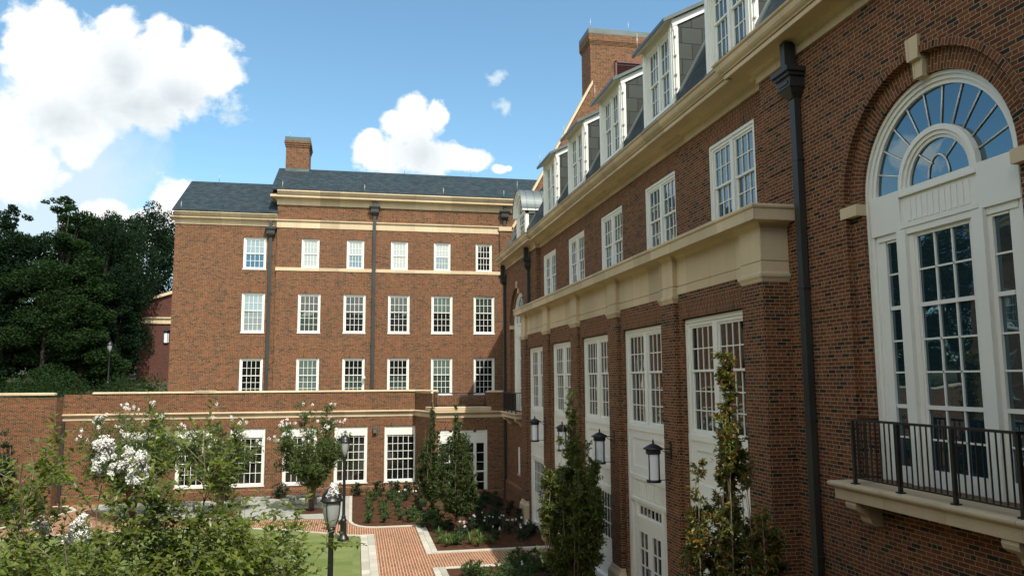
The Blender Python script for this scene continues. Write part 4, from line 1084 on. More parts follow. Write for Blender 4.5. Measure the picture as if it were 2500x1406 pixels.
def blobs_points(blobs, n, shell=.55):
    """blobs: (cx,cy,cz,rx,ry,rz); points biased to the outer part of each"""
    b = np.array(blobs); vol = b[:,3]*b[:,4]*b[:,5]; k = rng.choice(len(b), n, p=vol**.8/np.sum(vol**.8))
    u = nrm(rng.normal(size=(n,3))); r = shell + (1-shell)*rng.random((n,1)); r = np.where(rng.random((n,1)) < .2, r*rng.random((n,1)), r)
    return b[k,:3] + u*r*b[k,3:6], u

# ---- dark trees beyond the parapet
def big_tree_mesh(seed, H, Rr, n, open_=0.0, low=.12, conic=0):
    global rng
    rng = np.random.default_rng(seed); rd = random.Random(seed)
    bl = []; br = []
    nb = 26 if open_ < .5 else 24
    for i in range(nb):
        h = low + (1-low)*(i+.5)/nb
        prof = math.sin(math.pi*min(1, max(.06, (h-low)/(1-low)*.80+.16)))**.6
        if conic: prof = (1-(h-low)/(1-low))*.9+.12
        a = rd.uniform(0, 2*math.pi); rr = Rr*prof*rd.uniform(.25, .75)
        s_ = Rr*(.30 if open_ < .5 else .38)*rd.uniform(.75, 1.3)
        c_ = (rr*math.cos(a), rr*math.sin(a), H*h)
        bl.append((*c_, s_*1.15, s_*1.15, s_*.8)); br.append(c_)
        if open_ > .5: bl.pop()
        for _ in range(3 if open_ < .5 else 7):
            q = nrm(rng.normal(size=(1,3)))[0]*rd.uniform(.5,1.5); k_ = rd.uniform(.3,.55); bl.append((c_[0]+q[0]*s_, c_[1]+q[1]*s_, c_[2]+q[2]*s_*.8, s_*k_, s_*k_, s_*k_*.7))
    P, U = blobs_points(bl, n, .6)
    me = quads('crown', P, U*.6 + rng.normal(size=P.shape)*.7, rng.uniform(.13, .32, n), None, .7)
    t = MB(); t.tube([(0,0,-.5),(.05,.02,H*.3),(0,.1,H*.6),(.1,0,H*.93)], [H*.022,H*.016,H*.010,H*.003], 8)
    for c_ in br:
        z0 = max(H*.12, c_[2]*.55); t.tube([(0,0,z0), (c_[0]*.5,c_[1]*.5,z0+(c_[2]-z0)*.6), c_], [H*.007,H*.004,H*.0015], 5)
    return me, t.mesh('trunk', BARKD)
TM = {}
def big_tree(x, y, H, Rr, kind, mat, label, rz=0, zb=None):
    if kind not in TM:
        TM[kind] = big_tree_mesh(*{'round': (3, 17, 5.2, 42000, 0, .10), 'oak': (8, 17, 6.2, 42000, 0, .14), 'wispy': (5, 19, 3.2, 22000, .8, .30), 'cone': (12, 15, 3.6, 34000, 0, .05, 1)}[kind])
    me, tr = TM[kind]; H0, R0 = {'round': (17,5.2), 'oak': (17,6.2), 'wispy': (19,3.2), 'cone': (15,3.6)}[kind]
    mk = (kind, mat.name)
    if mk not in TM:
        m2 = me.copy(); m2.materials.clear(); m2.materials.append(mat); m2.name = 'crown'; TM[mk] = m2
    zb = gz(x, y) if zb is None else zb
    t = thing('dark_tree', (x, y, zb), label, 'tree', 'dark trees beyond the parapet', rz); t.scale = (Rr/R0, Rr/R0, H/H0)
    link('trunk', tr, t); link('crown', TM[mk], t)
    return t
BT = [ # x at y, height, radius, kind
 (-32.5,80,16.6,3.0,'wispy','tall thin tree at the left edge, its sparse crown rising above the rest'),
 (-27.8,80,17.6,3.4,'wispy','tallest wispy tree with open sprays of leaves against the cloud'),
 (-30.6,76,13.3,5.0,'round','broad dark tree filling the left edge below the two wispy ones'),
 (-25.2,84,15.6,4.8,'oak','round-topped dark tree just right of the tallest wispy tree'),
 (-25.2,90,16.6,5.0,'oak','high domed dark tree in the middle of the tree line'),
 (-26.8,110,20.6,6.4,'oak','domed dark tree touching the left eave of the rear building'),
 (-26.3,73,10.6,4.2,'round','mid-green tree low in front of the tree line, left of the small lamp post'),
 (-23.6,74,11.4,3.8,'cone','layered dark tree directly behind the small lamp post'),
 (-22.3,79,10.6,3.1,'cone','dark tree in front of the distant brick building with the pediment'),
 (-33.5,71,10.2,4.2,'cone','low dark tree at the far left just above the parapet'),
 (-37,84,14.5,5.4,'oak','dark tree outside the left edge behind the thin one'),
 (-29,92,14.0,6,'round','dark tree deep in the tree line behind the wispy pair'),
 (-17.5,112,19,6,'oak','dark tree behind the left gable of the rear building'),
 (-33.5,104,19.5,6.4,'round','rear tree filling the gap between the two domed ones'),
 (-41,66,15,6,'oak','dark tree out of frame to the left, first beyond the west wing'),
 (-48,60,16,6.5,'round','dark tree out of frame to the left, second beyond the west wing'),
 (-44,78,15,6,'oak','dark tree out of frame to the left, behind the first two'),
 (-56,70,17,7,'oak','dark tree out of frame to the left, last of the row'),
]
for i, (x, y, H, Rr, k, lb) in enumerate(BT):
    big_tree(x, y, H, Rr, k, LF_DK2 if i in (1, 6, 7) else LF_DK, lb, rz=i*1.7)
# far wood that closes the gaps under the crowns
bl = [(x+random.uniform(-2,2), 118+random.uniform(-4,4), 2+random.uniform(1,4)+2, 5, 4, random.uniform(4,6.5)) for x in np.arange(-70, 10, 3.2)]
P, U = blobs_points(bl, 26000, .7)
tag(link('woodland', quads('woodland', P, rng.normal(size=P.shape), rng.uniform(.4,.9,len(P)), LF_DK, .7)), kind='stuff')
bl = [(x, y, gz(x,y)+h*.5, .6+h*.5, .6+h*.5, h) for x, y, h in zip(rng.uniform(-36,-12.5,70), rng.uniform(58,72,70), rng.uniform(.25,1.25,70)**1.6)]
P, U = blobs_points(bl, 16000, .5)
tag(link('undergrowth', quads('undergrowth', P, U+rng.normal(size=P.shape)*.6, rng.uniform(.08,.2,len(P)), LF_DK2, .6)), kind='stuff')
tag(strip([(-60,64),(-11.5,66)], 2.2, -2, gz(0,65)+.05, 'service_road', ASPH), kind='structure')

# ---- generic small tree built from stems with leafy twigs
def twig_tree(seed, stems, leaf_n, leaf_L, spread, mat, bark=BARK, W=.42, updir=.35, r0=.02, twig=.3, sides=5):
    """stems: list of polylines [(x,y,z)...]; leaves are spread around their upper parts on short twigs"""
    global rng
    rng = np.random.default_rng(seed); t = MB(); P = []; D = []
    for S, weight, (f0, f1), sp in stems:
        S = np.array(S, float); seg = np.linalg.norm(np.diff(S, axis=0), axis=1); cum = np.concatenate([[0], np.cumsum(seg)])
        t.tube(S, list(np.linspace(r0, r0*.18, len(S))), sides)
        k = max(3, int(leaf_n*weight/14)); knots = f0 + (f1-f0)*rng.random(max(4, k//9))
        for _ in range(k):
            f = float(np.clip(knots[rng.integers(len(knots))] + rng.normal()*.028, f0, 1.0)); s_ = f*cum[-1]; j = min(np.searchsorted(cum, s_)-1, len(seg)-1); j = max(j, 0)
            p = S[j] + (S[j+1]-S[j])*((s_-cum[j])/max(seg[j],1e-6)); dS = (S[j+1]-S[j])/max(seg[j],1e-6)
            a = rng.normal(size=3); a -= a.dot(dS)*dS; a /= np.linalg.norm(a)+1e-9
            d = a + np.array([0,0,1.])*updir + dS*updir*.6; d /= np.linalg.norm(d)
            L = sp*rng.uniform(.35, 1.0)*(1-.45*max(0,(f-f0)/(f1-f0)-.5)); q = p + d*L
            if rng.random() < .35: t.tube([p, (p+q)/2+rng.normal(size=3)*.01, q], [r0*.22, r0*.15, r0*.06], 3, cap=False)
            m = 14; u = rng.random(m)*.85+.15; pp = p + np.outer(u*L, d) + rng.normal(size=(m,3))*L*.05
            P.append(pp); dd = d*.55 + rng.normal(size=(m,3))*.6; D.append(dd)
    P = np.concatenate(P); D = np.concatenate(D)
    return leaves('crown', P, D, rng.uniform(.7,1.2,len(P))*leaf_L, mat, W, up=.6), t.mesh('trunk', bark), P

# ---- columnar trees in front of the loggia
def columnar(x, y, H, Rw, seed, nst, nleaf, leafL, mat, label, name='columnar_tree', trunk_h=.7, top=.22, lean=0):
    rd = random.Random(seed); st = [([(0,0,0),(0,0,trunk_h*.5),(.01,0,trunk_h),(0,.02,H*.45),(.02,0,H*.8),(lean,0,H)], .05, (.25,1), Rw*.3)]
    for i in range(nst):
        a = rd.uniform(0, 2*math.pi); rr = Rw*math.sqrt(rd.random())*.82; hh = H*(.90 - .42*(rr/Rw)**1.8)*rd.uniform(.62,1.04) if i > 3 else H*rd.uniform(.88, 1.0)
        if i <= 3: rr = Rw*.16*rd.random()
        hh = max(hh, H*.28)
        c_, s_ = math.cos(a)*rr, math.sin(a)*rr; zb = trunk_h*rd.uniform(.7, 1.6)
        pts = [(0,0,zb), (c_*.55, s_*.55, zb+.35), (c_*.9, s_*.9, zb+(hh-zb)*.35), (c_+rd.uniform(-.05,.05), s_+rd.uniform(-.05,.05), zb+(hh-zb)*.7), (c_*rd.uniform(.7,1.0)+lean*(hh/H), s_*rd.uniform(.7,1.0), hh)]
        st.append((pts, (1.0/nst)*(1.0 if i > 3 else .75), (.10, 1.0), Rw*.26 if i > 3 else Rw*.14))
    t = thing(name, (x, y, GZ), label, 'tree', 'narrow upright trees along the east building')
    cr, tr, P = twig_tree(seed, st, nleaf, leafL, Rw, mat, r0=.018)
    link('trunk', tr, t); link('crown', cr, t)
    return t
columnar(6.05, 12.0, 6.72, .98, 21, 48, 50000, .092, LF_COLR, 'nearest narrow upright tree with rusty-tipped leaves and a thin bare-stemmed top')
columnar(6.15, 21.9, 6.05, 1.12, 22, 50, 66000, .088, LF_COL, 'broad upright tree with a tapering reddish top, between the wall lanterns')
columnar(4.2, 33.0, 5.35, 1.02, 23, 44, 60000, .08, LF_CD, 'upright dark green tree with a clear trunk, front one of the corner pair')
columnar(3.55, 36.6, 5.5, .80, 24, 30, 38000, .08, LF_CD, 'narrower upright dark green tree, rear one of the pair in the corner bed')

# ---- flowers
def floret_cluster(m, c, R_, n, seed, size=.012, sq=1.15):
    rr = np.random.default_rng(seed)
    for _ in range(n):
        u = rr.normal(size=3); u /= np.linalg.norm(u); r = R_*(.55+.45*rr.random()); p = np.array(c) + u*np.array([1,1,sq])*r
        for k in range(3):
            a = rr.normal(size=3); a /= np.linalg.norm(a); b = np.cross(a, u+rr.normal(size=3)*.3); b /= np.linalg.norm(b)+1e-9
            s_ = size*rr.uniform(.6,1.3); m.poly([p - a*s_*.6, p + b*s_*.6 + u*s_*.3, p + a*s_*.7, p - b*s_*.5 + u*s_*.2])

# ---- crape myrtles on the plaza
def crape(x, y, H, Rw, seed, label, nleaf=16000, nfl=60, lo=.22):
    rd = random.Random(seed); st = []
    for i in range(44):
        a = rd.uniform(0, 2*math.pi); f = math.sqrt(rd.random()); rr = Rw*f; hh = H*(1-.36*f*f)*rd.uniform(.80,1.0)
        if i % 2 == 1: hh = H*rd.uniform(lo+.14, .78); rr = Rw*rd.uniform(.5,1.0)
        c_, s_ = math.cos(a)*rr, math.sin(a)*rr; b = rd.uniform(.03,.10)
        pts = [(math.cos(a)*b, math.sin(a)*b, 0), (c_*.12, s_*.12, H*.22), (c_*.48, s_*.48, min(H*.40, hh*.8)), (c_*.82, s_*.82, min(H*.45,hh)+(hh-min(H*.45,hh))*.6), (c_, s_, hh)]
        st.append((pts, 1/44, (.38, 1.0), Rw*.26))
    t = thing('crape_myrtle', (x, y, GZ), label, 'tree', 'white crape myrtles on the plaza')
    cr, tr, P = twig_tree(seed, st, nleaf, .10, Rw, LF_CM2, r0=.030, updir=.25)
    link('trunk', tr, t); link('crown', cr, t)
    m = MB(); tops = [s_[0][-1] for s_ in st]; k = 0
    for i in range(nfl):
        p = rd.choice(tops) if rd.random() < .6 else tuple(P[rd.randrange(len(P))]); 
        if p[2] < H*.55: continue
        c0 = (p[0]+rd.uniform(-.2,.2), p[1]+rd.uniform(-.2,.2), p[2]+rd.uniform(-.05,.22))
        floret_cluster(m, c0, rd.uniform(.05,.10), 20, seed*100+i, .035)
    link('blossom', m.mesh('blossom', PETAL), t)
    return t
crape(-10.2, 40.0, 5.8, 2.9, 31, 'white-flowering crape myrtle on the left of the plaza, behind the near branches', 52000, 150)
crape(-6.35, 40.4, 5.4, 2.0, 32, 'middle crape myrtle on the plaza, with few white flowers at its top', 30000, 40)
crape(-2.05, 40.4, 5.7, 1.95, 33, 'white-flowering crape myrtle to the left of the tall lamp post', 40000, 130)
# small maple at the left edge
st = []; rd = random.Random(5)
for i in range(22):
    a = rd.uniform(0, 6.28); f = math.sqrt(rd.random()); rr = 1.15*f; hh = 4.2*(1-.30*f*f)*rd.uniform(.62,1)
    st.append(([(0,0,1.0), (math.cos(a)*rr*.3, math.sin(a)*rr*.3, 1.6+rd.random()*.3), (math.cos(a)*rr*.9, math.sin(a)*rr*.9, hh*.75), (math.cos(a)*rr*.8, math.sin(a)*rr*.8, hh)], 1/22, (.2,1), .42))
st.append(([(0,0,0),(0.02,0,1.2),(0,0,3.6)], .04, (.5,1), .4))
cr, tr, P = twig_tree(41, st, 17000, .09, 1.2, LF_SHD, r0=.04)
t = thing('young_tree', (-17.3, 43.0, GZ), 'small round-headed dark green tree before the brick wall at the left edge', 'tree'); link('trunk', tr, t); link('crown', cr, t)

# ---- shrubs
def shrub_mesh(seed, R_, H, n, L, mat, flat=False):
    rr = random.Random(seed); st = []
    for i in range(14):
        a = rr.uniform(0, 6.28); q = R_*rr.uniform(.2,.9); h = H*rr.uniform(.6,1)*(1-.3*(q/R_)**2)
        st.append(([(0,0,0), (math.cos(a)*q*.6, math.sin(a)*q*.6, h*.45), (math.cos(a)*q, math.sin(a)*q, h)], 1/14, (.2,1), R_*.4))
    cr, tr, P = twig_tree(seed, st, n, L, R_, mat, r0=.008, sides=4)
    return cr, tr
SM = [shrub_mesh(51+i, .30, .48, 1400, .055, LF_SH) for i in range(3)]
SD = [shrub_mesh(61+i, .55, .95, 3000, .07, LF_SHD) for i in range(3)]
SL = [shrub_mesh(71+i, .45, .62, 2000, .06, LF_SH) for i in range(2)]
def shrub(x, y, kind, label, group, sc=1.0, flowers=0):
    ms = kind[random.randrange(len(kind))]
    t = thing('shrub', (x, y, GZ), label, 'shrub', group, random.uniform(0, 6.28)); t.scale = (sc,)*3
    link('stems', ms[1], t); link('foliage', ms[0], t)
    return t
random.seed(3)
for x0, ys in ((.72, (36.5,37.5,38.6,39.7,40.9,42.2)), (1.42, (36.5,37.4,38.5,39.6,40.8)), (2.12, (36.9,38.2,39.5,40.9))):
    for y in ys: shrub(x0+random.uniform(-.08,.08), y, SM, 'small bright green shrub in the straight rows planted on the mulch', 'shrubs in rows on the mulch', random.uniform(.8,1.1))
for x, y in ((2.55,36.4),(2.9,37.4),(2.3,41.9),(3.1,39.0),(3.5,36.6),(3.7,38.2),(1.0,43.2),(1.9,43.0),(2.7,43.1),(2.95,34.9),(3.4,34.0),(3.6,35.4)):
    shrub(x, y, SL, 'loose green shrub in the mulch bed beside the planted rows', 'loose shrubs in the mulch bed', random.uniform(.85,1.15))
for x, y, l in ((-.9,44.8,0), (.15,44.9,0), (1.35,44.6,0), (2.2,44.6,0), (3.0,44.3,0), (-3.9,45.0,0), (-6.8,45.0,0)):
    shrub(x, y, SD, 'dark rounded shrub against the foot of the low brick wing', 'dark shrubs at the foot of the brick wing', random.uniform(.8,1.0))
for x, y in ((5.6,40.0),(6.6,40.6),(4.9,38.6),(6.0,38.0),(7.0,38.6)):
    shrub(x, y, SD, 'dark shrub in the shaded corner by the right-hand building', 'dark shrubs in the shaded corner', random.uniform(.6,.85))
for x, y, s_ in ((3.7,25.9,.95),(4.1,24.4,1.1),(4.9,25.6,1.0),(3.9,23.4,1.15),(5.2,24.2,1.1),(5.4,26.6,1.25),(6.3,27.0,1.0),(4.7,22.9,1.1)):
    shrub(x, y, SL, 'leafy green shrub in the bed in front of the cross path', 'shrubs in the near bed', s_)
for x, y in ((-15.4,40.4),(-16.6,39.8),(-17.6,41.2),(-16.2,41.8),(-18.8,40.2),(-19.6,42.2),(-15.2,43.4),(-17.0,43.9),(-18.6,44.2),(-20.6,40.4)):
    shrub(x, y, SL, 'low green shrub in the bed under the small tree at the left', 'shrubs in the left bed', random.uniform(.9,1.3))
for i in range(30):
    x = 3.3 + 4.4*random.random(); y = 31.0 + 10.5*random.random()
    if min(abs(x-4.2)+abs(y-33), abs(x-3.55)+abs(y-36.6)) < .7: continue
    shrub(x, y, SD if i % 2 else SL, ['loose green shrub among the flowering plants on the mulch', 'dark shrub among the flowering plants on the mulch'][i % 2], 'shrubs among the flowering plants', random.uniform(.5,.8))
for i in range(14):
    shrub(3.5+3.8*random.random(), 21.5+5.0*random.random(), SL, 'leafy green shrub in the bed in front of the cross path', 'shrubs in the near bed', random.uniform(.7,1.1))
# hydrangeas with round white heads
def hydrangea(x, y, label, seed, n=5, sc=1.0):
    ms = SL[seed % 2]
    t = thing('flowering_shrub', (x, y, GZ), label, 'shrub', 'shrubs with round white flower heads'); t.scale = (sc,)*3
    link('stems', ms[1], t); o = link('foliage', DKF[seed % 2], t)
    m = MB(); rr = random.Random(seed)
    for i in range(n):
        a = rr.uniform(0,6.28); q = rr.uniform(.1,.5); floret_cluster(m, (q*math.cos(a), q*math.sin(a), rr.uniform(.5,.75)), .05, 26, seed*10+i, .022, 1)
    link('flower_heads', m.mesh('flower_heads', PETAL), t)
DKF = []
for cr, tr in SL:
    c2 = cr.copy(); c2.materials.clear(); c2.materials.append(LF_SHD); DKF.append(c2)
for i, (x, y) in enumerate(((4.9,33.6),(5.2,34.2),(5.7,33.3),(6.3,32.6),(6.1,33.9),(6.9,32.4),(5.6,31.6),(6.6,31.2),(2.6,42.6),(3.3,41.9),(5.6,25.2),(6.4,25.4),(4.3,31.9))):
    hydrangea(x, y, 'dark shrub with round white flower heads in the mulch bed', i+1, 3, random.uniform(.75,1.0))
# day lilies
def lily_mesh(seed):
    r_ = np.random.default_rng(seed); m = MB()
    for k in range(46):
        a = r_.uniform(0, 6.28); L = r_.uniform(.28,.46); out = r_.uniform(.35,.95); w_ = .011
        c_, s_ = math.cos(a), math.sin(a); pts = []
        for i in range(6):
            f = i/5; d = L*out*f*(.6+.4*f); z = L*(f*1.25 - .95*f*f*out); ww = w_*(1-f**2)+.001
            pts.append(((c_*d - s_*ww, s_*d + c_*ww, z), (c_*d + s_*ww, s_*d - c_*ww, z)))
        for i in range(5): m.poly([pts[i][0], pts[i][1], pts[i+1][1], pts[i+1][0]])
    return m.mesh('blades', LF_LI)
LM = [lily_mesh(i) for i in range(3)]
for i, (x, y) in enumerate(((3.45,32.6),(3.75,31.9),(3.35,31.3),(3.55,30.7),(4.2,32.2),(4.15,31.4),(4.5,30.9),(4.65,31.9),(4.95,31.2),(5.0,32.3),(3.8,30.9),(4.75,30.5),(5.25,30.8),(3.6,31.6))):
    o = link('day_lily', LM[i % 3], None, (x, y, GZ), i*1.3); o.scale = (1.15,)*3; tag(o, 'strappy bright green day lily tuft near the front of the mulch bed', 'plant', 'day lilies in the mulch bed')

# ---- foreground crape myrtle: real branching with opposite leaves
def foreground():
    rd = random.Random(77); r_ = np.random.default_rng(77)
    t = thing('crape_myrtle', (-1.15, 5.4, GZ), 'large crape myrtle close to the camera with white flower clusters, filling the lower left', 'tree')
    B = MB(); P = []; D = []; L = []; tips = []
    O = np.array([-1.15, 5.4, GZ])
    def grow(p, d, ln, r, depth):
        n = max(4, int(ln/.12)); pts = [p.copy()]; q = p.copy(); dd = d.copy()
        for i in range(n):
            dd = dd + r_.normal(size=3)*.085 + np.array([0,0,.02 if depth < 2 else -.015]); dd /= np.linalg.norm(dd); q = q + dd*(ln/n); pts.append(q.copy())
        B.tube([x for x in pts], list(np.linspace(r*.6, r*.28, len(pts))), 6 if depth < 2 else 4, cap=False)
        if depth >= 2:
            step = .034; m = int(ln/step)
            for i in range(m):
                f = (i+.5)/m; k = min(int(f*n), n-1); a = pts[k] + (pts[k+1]-pts[k])*(f*n-k); ax = (pts[k+1]-pts[k]); ax /= np.linalg.norm(ax)
                if depth == 2 and f < .25: continue
                sd = np.cross(ax, np.array([0,0,1.])); sd /= np.linalg.norm(sd)+1e-9
                if i % 2: up = np.cross(sd, ax); sd2 = sd*.75+up*.5
                else: sd2 = sd
                for sg in (-1, 1):
                    if r_.random() < .08: continue
                    P.append(a); D.append(sd2*sg + ax*.55 + r_.normal(size=3)*.22 + np.array([0,0,.05])); L.append(r_.uniform(.048,.074)*(1-.30*f))
        if depth == 3: tips.append(pts[-1]); return
        nc = {0: 6, 1: 8, 2: 6}[depth]
        for i in range(nc):
            f = rd.uniform(.30, 1.0) if depth else rd.uniform(.45,1.0); k = min(int(f*n), n-1); a = pts[k]
            ax = pts[min(k+1,n)] - pts[max(k-1,0)]; ax /= np.linalg.norm(ax)
            s_ = r_.normal(size=3); s_ -= s_.dot(ax)*ax; s_ /= np.linalg.norm(s_)
            nd = ax*.62 + s_*.78 + np.array([0,0,.12]); nd /= np.linalg.norm(nd)
            grow(a, nd, ln*{0:.52,1:.56,2:.50}[depth]*rd.uniform(.75,1.15), r*.5, depth+1)
    # stems rise from below the frame and fan out
    targets = [(-2.0,5.5,-.75), (-1.88,4.9,-.42), (-1.75,5.0,-1.0), (-1.6,5.6,-.62), (-1.45,4.8,-.80), (-1.1,5.1,-.80), (-.95,5.4,-.42), (-.85,5.0,-.92), (-.68,5.5,-.95), (-.62,4.8,-1.02), (-1.2,4.5,-1.1), (-2.1,5.2,-1.15), (-.45,5.4,-1.0), (-1.65,4.5,-1.15), (-.9,4.5,-1.15), (-1.9,4.6,-1.05), (-1.3,5.0,-1.1), (-1.05,4.9,-1.05), (-.75,5.2,-1.15), (-1.55,5.2,-1.2), (-.35,4.9,-1.0), (-1.8,4.7,-1.2), (-.95,4.6,-1.2), (-1.4,4.5,-1.25), (-.6,5.3,-1.2), (-1.15,5.2,-.95)]
    for i, tg in enumerate(targets):
        tg = np.array(tg); b0 = O + np.array([rd.uniform(-.15,.15), rd.uniform(-.15,.15), 0]); mid = np.array([(b0[0]*.55+tg[0]*.45), (b0[1]*.55+tg[1]*.45), -2.9]); hi = np.array([b0[0]*.12+tg[0]*.88, b0[1]*.2+tg[1]*.8, tg[2]-.85])
        B.tube([b0, mid, hi], [.030, .02, .012], 7, cap=False)
        d = (tg-hi); ln = np.linalg.norm(d); grow(hi, d/ln, ln, .011, 1)
        if i % 2 == 0:
            lo_ = hi*.6+mid*.4; d = (tg + r_.normal(size=3)*.2 - lo_); ln = min(1.3, np.linalg.norm(d)*.7); grow(lo_, d/np.linalg.norm(d), ln, .010, 1)
    P_, D_, L_ = np.array(P), np.array(D), np.array(L)
    return t, B, P_, D_, L_, O
rng = np.random.default_rng(5)
t, B, P_, D_, L_, O = foreground()
B.v = [(v[0]-O[0], v[1]-O[1], v[2]-O[2]) for v in B.v]
link('trunk', B.mesh('trunk', BARK), t)
print('foreground leaves', len(P_))
link('crown', leaves('crown', P_-O, D_, L_, LF_CM, .50, .10, .05, .75), t)
def panicle(c, R_, H_, seed, n=26):
    """lumpy flower cluster: many small crinkled florets grouped in balls along a cone"""
    m = MB(); rr = np.random.default_rng(seed)
    for i in range(n):
        f = rr.random(); a = rr.uniform(0, 6.28); q = R_*(1-f*.75)*math.sqrt(rr.random())
        floret_cluster(m, (c[0]-O[0]+q*math.cos(a), c[1]-O[1]+q*math.sin(a), c[2]-O[2]+(f-.4)*H_), .016+.012*rr.random(), 44, seed*50+i, .0085, 1)
    return link('blossom', m.mesh('blossom', PETAL), t)
for i, (c, R_, H_, n) in enumerate((((-1.43,4.98,-.455), .075, .20, 34), ((-1.31,5.0,-.47), .06, .13, 20), ((-1.24,5.0,-.52), .085, .17, 40), ((-1.55,5.0,-.85), .075, .14, 30), ((-1.82,5.2,-.86), .06, .10, 12), ((-.13,5.0,-.69), .035, .09, 10), ((-1.47,4.95,-.385), .02, .06, 4))): panicle(c, R_, H_, 200+i, n)

# ================================================================== CAMERA, SUN, SKY
F_, CX_, CY_ = 1885., 1250., 703.
Pt, Yw, Rl = R(6.75), R(11.4), R(-.35)
fwd = Vector((math.sin(Yw)*math.cos(Pt), math.cos(Yw)*math.cos(Pt), math.sin(Pt)))
rgt = Vector((math.cos(Yw), -math.sin(Yw), 0)); upv = rgt.cross(fwd)
r2 = rgt*math.cos(Rl) + upv*math.sin(Rl); u2 = upv*math.cos(Rl) - rgt*math.sin(Rl)
cam = bpy.data.cameras.new('camera'); co_ = bpy.data.objects.new('camera', cam); C.objects.link(co_)
mt = Matrix((( r2.x, u2.x, -fwd.x, 0), (r2.y, u2.y, -fwd.y, 0), (r2.z, u2.z, -fwd.z, 0), (0,0,0,1)))
co_.matrix_world = mt; cam.sensor_width = 36; cam.lens = 36*F_/2500; cam.clip_end = 2000; cam.clip_start = .05
bpy.context.scene.camera = co_
sd = Vector((.187, -.74, 1.0)).normalized()
sun = bpy.data.lights.new('sun', 'SUN'); sun.energy = 4.5; sun.angle = R(.53); sun.color = (1, .95, .86)
so = bpy.data.objects.new('sun', sun); C.objects.link(so); so.rotation_euler = sd.to_track_quat('Z', 'Y').to_euler(); so.location = (20, -40, 60)
wd = bpy.data.worlds.new('World'); bpy.context.scene.world = wd; wd.use_nodes = True
nt = wd.node_tree; nt.nodes.clear(); g = G(nt)
out = g.n('ShaderNodeOutputWorld'); bg = g.n('ShaderNodeBackground'); nt.links.new(bg.outputs[0], out.inputs[0])
sky = g.n('ShaderNodeTexSky', sky_type='NISHITA'); sky.sun_disc = False
sky.sun_elevation = math.asin(sd.z); sky.sun_rotation = math.atan2(sd.x, sd.y); sky.air_density = 1.0; sky.dust_density = .6; sky.ozone_density = 1.2
SKS = .15
tc = g.n('ShaderNodeTexCoord'); dirv = tc.outputs['Generated']
sp = g.n('ShaderNodeSeparateXYZ'); g.set(sp.inputs[0], dirv); dx, dy, dz = sp.outputs
ysafe = g.m('MAXIMUM', dy, .08); U_ = g.m('DIVIDE', dx, ysafe); V_ = g.m('DIVIDE', dz, ysafe)
uv = g.n('ShaderNodeCombineXYZ'); g.set(uv.inputs[0], U_); g.set(uv.inputs[1], V_)
def blobfield(vec, bl, soft=1.0):
    cur = None
    for (u, v, ru, rv) in bl:
        a = g.n('ShaderNodeVectorMath', operation='SUBTRACT'); g.set(a.inputs[0], vec); a.inputs[1].default_value = (u, v, 0)
        b = g.n('ShaderNodeVectorMath', operation='MULTIPLY'); g.set(b.inputs[0], a.outputs[0]); b.inputs[1].default_value = (1/ru, 1/rv, 0)
        c = g.n('ShaderNodeVectorMath', operation='LENGTH'); g.set(c.inputs[0], b.outputs[0]); d = g.m('SUBTRACT', 1, c.outputs['Value'])
        cur = d if cur is None else g.m('SMOOTH_MAX', cur, d, .18) if len(bl) > 6 else g.m('MAXIMUM', cur, d)
    return cur
BIG = [(-0.3818,0.429,0.0437,0.0396),(-0.3426,0.3874,0.0466,0.0633),(-0.3777,0.3586,0.0411,0.0468),(-0.3008,0.4387,0.0285,0.0295),(-0.2908,0.3807,0.0524,0.0639),(-0.2747,0.3395,0.0815,0.0316),(-0.2454,0.4326,0.0267,0.0298),(-0.2404,0.3738,0.0583,0.0591),(-0.1913,0.4263,0.0223,0.0246),(-0.1851,0.394,0.0372,0.0436),(-0.3477,0.314,0.0553,0.0362),(-0.4027,0.3984,0.0272,0.0417),(-0.4142,0.2947,0.0356,0.0508),(-0.3936,0.2503,0.0403,0.0403),(-0.3366,0.2786,0.0206,0.0205),
 (-0.298,0.1988,0.0277,0.0228),(-0.2673,0.1846,0.0421,0.028),(-0.2312,0.2166,0.0238,0.031),(-0.2174,0.2275,0.0239,0.0208),(-0.2393,0.1855,0.0426,0.0307),(0.0694,0.3593,0.0229,0.0227),(0.0697,0.3283,0.0299,0.0338),(0.0427,0.3379,0.0172,0.0179),(0.0995,0.3471,0.0154,0.0256),(0.0112,0.3083,0.0212,0.0194),(0.0273,0.2925,0.032,0.0249),(0.0754,0.2951,0.0491,0.0308),(0.1245,0.2948,0.0221,0.0169),(0.1494,0.2933,0.0251,0.0159),(0.1857,0.2826,0.0124,0.0068),(0.197,0.2832,0.0057,0.0046),
 (-1.05,.25,.10,.04),(-.84,.34,.05,.03)]
WISP = [(0.1845,0.4133,0.012,0.009),(0.1777,0.407,0.012,0.009),(0.1861,0.3709,0.0145,0.011),(0.1929,0.3633,0.011,0.010),(0.105,0.3588,0.013,0.017),(-.155,.345,.02,.02)]
VEIL = [(-0.3785,0.2968,0.090,0.075),(-0.3851,0.2314,0.12,0.115),(-0.4087,0.2097,0.07,0.07),(-.33,.15,.11,.07),(-.55,.25,.2,.12)]
GREY = [(-0.2744,0.3400,0.088,0.040),(-0.292,0.372,0.034,0.055),(0.0754,0.2951,0.04,0.03),(-0.225,0.352,0.05,0.03),(-.355,.318,.05,.03)]
n1 = g.noise(uv.outputs[0], 26, 9, .60, .3); n2 = g.noise(uv.outputs[0], 9, 4, .5); n3 = g.noise(uv.outputs[0], 90, 4, .6)
vo = g.n('ShaderNodeTexVoronoi', feature='SMOOTH_F1'); g.set(vo.inputs['Vector'], uv.outputs[0]); vo.inputs['Scale'].default_value = 48; vo.inputs['Smoothness'].default_value = .5
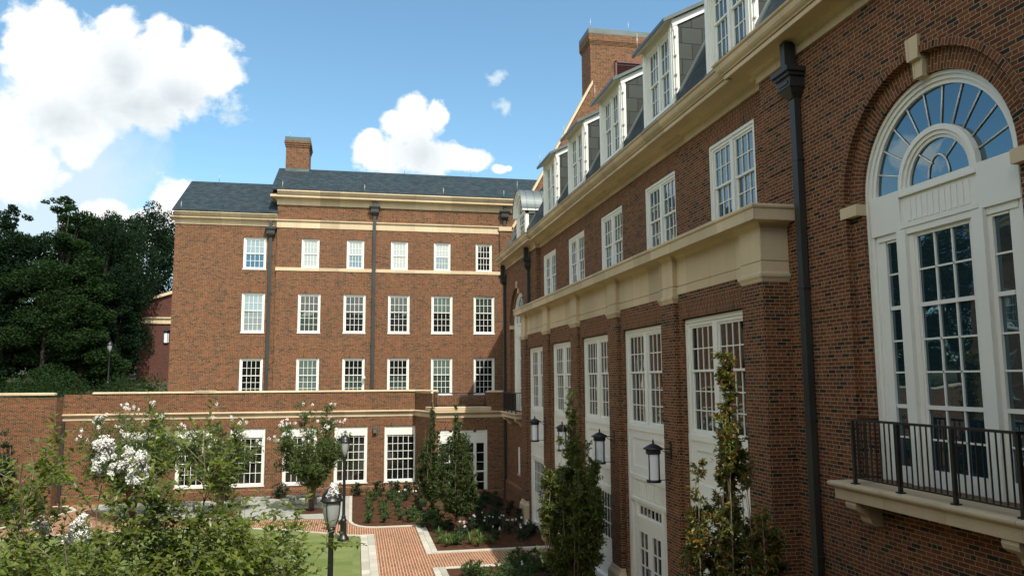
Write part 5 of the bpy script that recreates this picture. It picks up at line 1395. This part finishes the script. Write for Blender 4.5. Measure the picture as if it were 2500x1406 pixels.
puff = g.m('SUBTRACT', .45, vo.outputs['Distance'])
nn = g.m('ADD', g.m('MULTIPLY', g.m('SUBTRACT', n1, .5), 1.35), g.m('ADD', g.m('MULTIPLY', puff, .35), g.m('MULTIPLY', g.m('SUBTRACT', n3, .5), .45)))
dbig = g.m('ADD', g.m('ADD', blobfield(uv.outputs[0], BIG), .14), nn)
cover = g.rng(dbig, -.02, .34)
dw = g.m('ADD', g.m('ADD', blobfield(uv.outputs[0], WISP), g.m('MULTIPLY', g.m('SUBTRACT', n3, .5), 2.0)), g.m('MULTIPLY', g.m('SUBTRACT', n1, .5), 3.2)); cw = g.m('MULTIPLY', g.rng(dw, .0, .9), .85)
dv_ = g.m('ADD', blobfield(uv.outputs[0], VEIL), g.m('MULTIPLY', g.m('SUBTRACT', n1, .5), .8)); cv = g.m('MULTIPLY', g.rng(dv_, -.45, .35), .92)
gf = g.rng(g.m('ADD', blobfield(uv.outputs[0], GREY), g.m('MULTIPLY', g.m('SUBTRACT', n1, .5), 1.6)), -.75, 1.35)
# clouds added out of view (behind, overhead), overbright to lift the shade; seen in reflections
dn = g.noise(dirv, 2.6, 7, .58, .2); away = g.rng(dy, .35, .1); gen = g.m('MULTIPLY', g.rng(dn, .49, .60), away)
front = g.m('MULTIPLY', g.rng(dy, .1, .25), g.rng(dz, -.02, .02))
cov = g.m('MULTIPLY', cover, front); covv = g.m('MULTIPLY', g.m('MAXIMUM', cv, cw), front)
skyc = g.n('ShaderNodeVectorMath', operation='SCALE'); g.set(skyc.inputs[0], sky.outputs[0]); skyc.inputs['Scale'].default_value = SKS
tint = g.n('ShaderNodeVectorMath', operation='MULTIPLY'); g.set(tint.inputs[0], skyc.outputs[0]); tint.inputs[1].default_value = (.92, 1.16, 1.12)
cc_ = g.mix(gf, col((.98,.985,.98)), col((.52,.59,.63)))
inner = g.rng(dbig, .0, .5); cc_ = g.mix(g.m('MULTIPLY', g.m('SUBTRACT', 1, inner), .35), cc_, col((.66,.76,.84)))
a = g.mix(covv, tint.outputs[0], col((.60,.72,.80))); a = g.mix(cov, a, cc_); a = g.mix(gen, a, col((2.6,2.45,2.05)))
g.set(bg.inputs['Color'], a); bg.inputs['Strength'].default_value = 1.0
vs = bpy.context.scene.view_settings; vs.view_transform = 'Standard'; vs.look = 'None'; vs.exposure = .3; vs.gamma = 1
bpy.context.scene.render.film_transparent = False
cy = bpy.context.scene.cycles
cy.max_bounces = 6; cy.diffuse_bounces = 3; cy.glossy_bounces = 3; cy.transmission_bounces = 2; cy.transparent_max_bounces = 4
cy.use_denoising = True; cy.denoising_prefilter = 'NONE'; cy.sample_clamp_indirect = 6
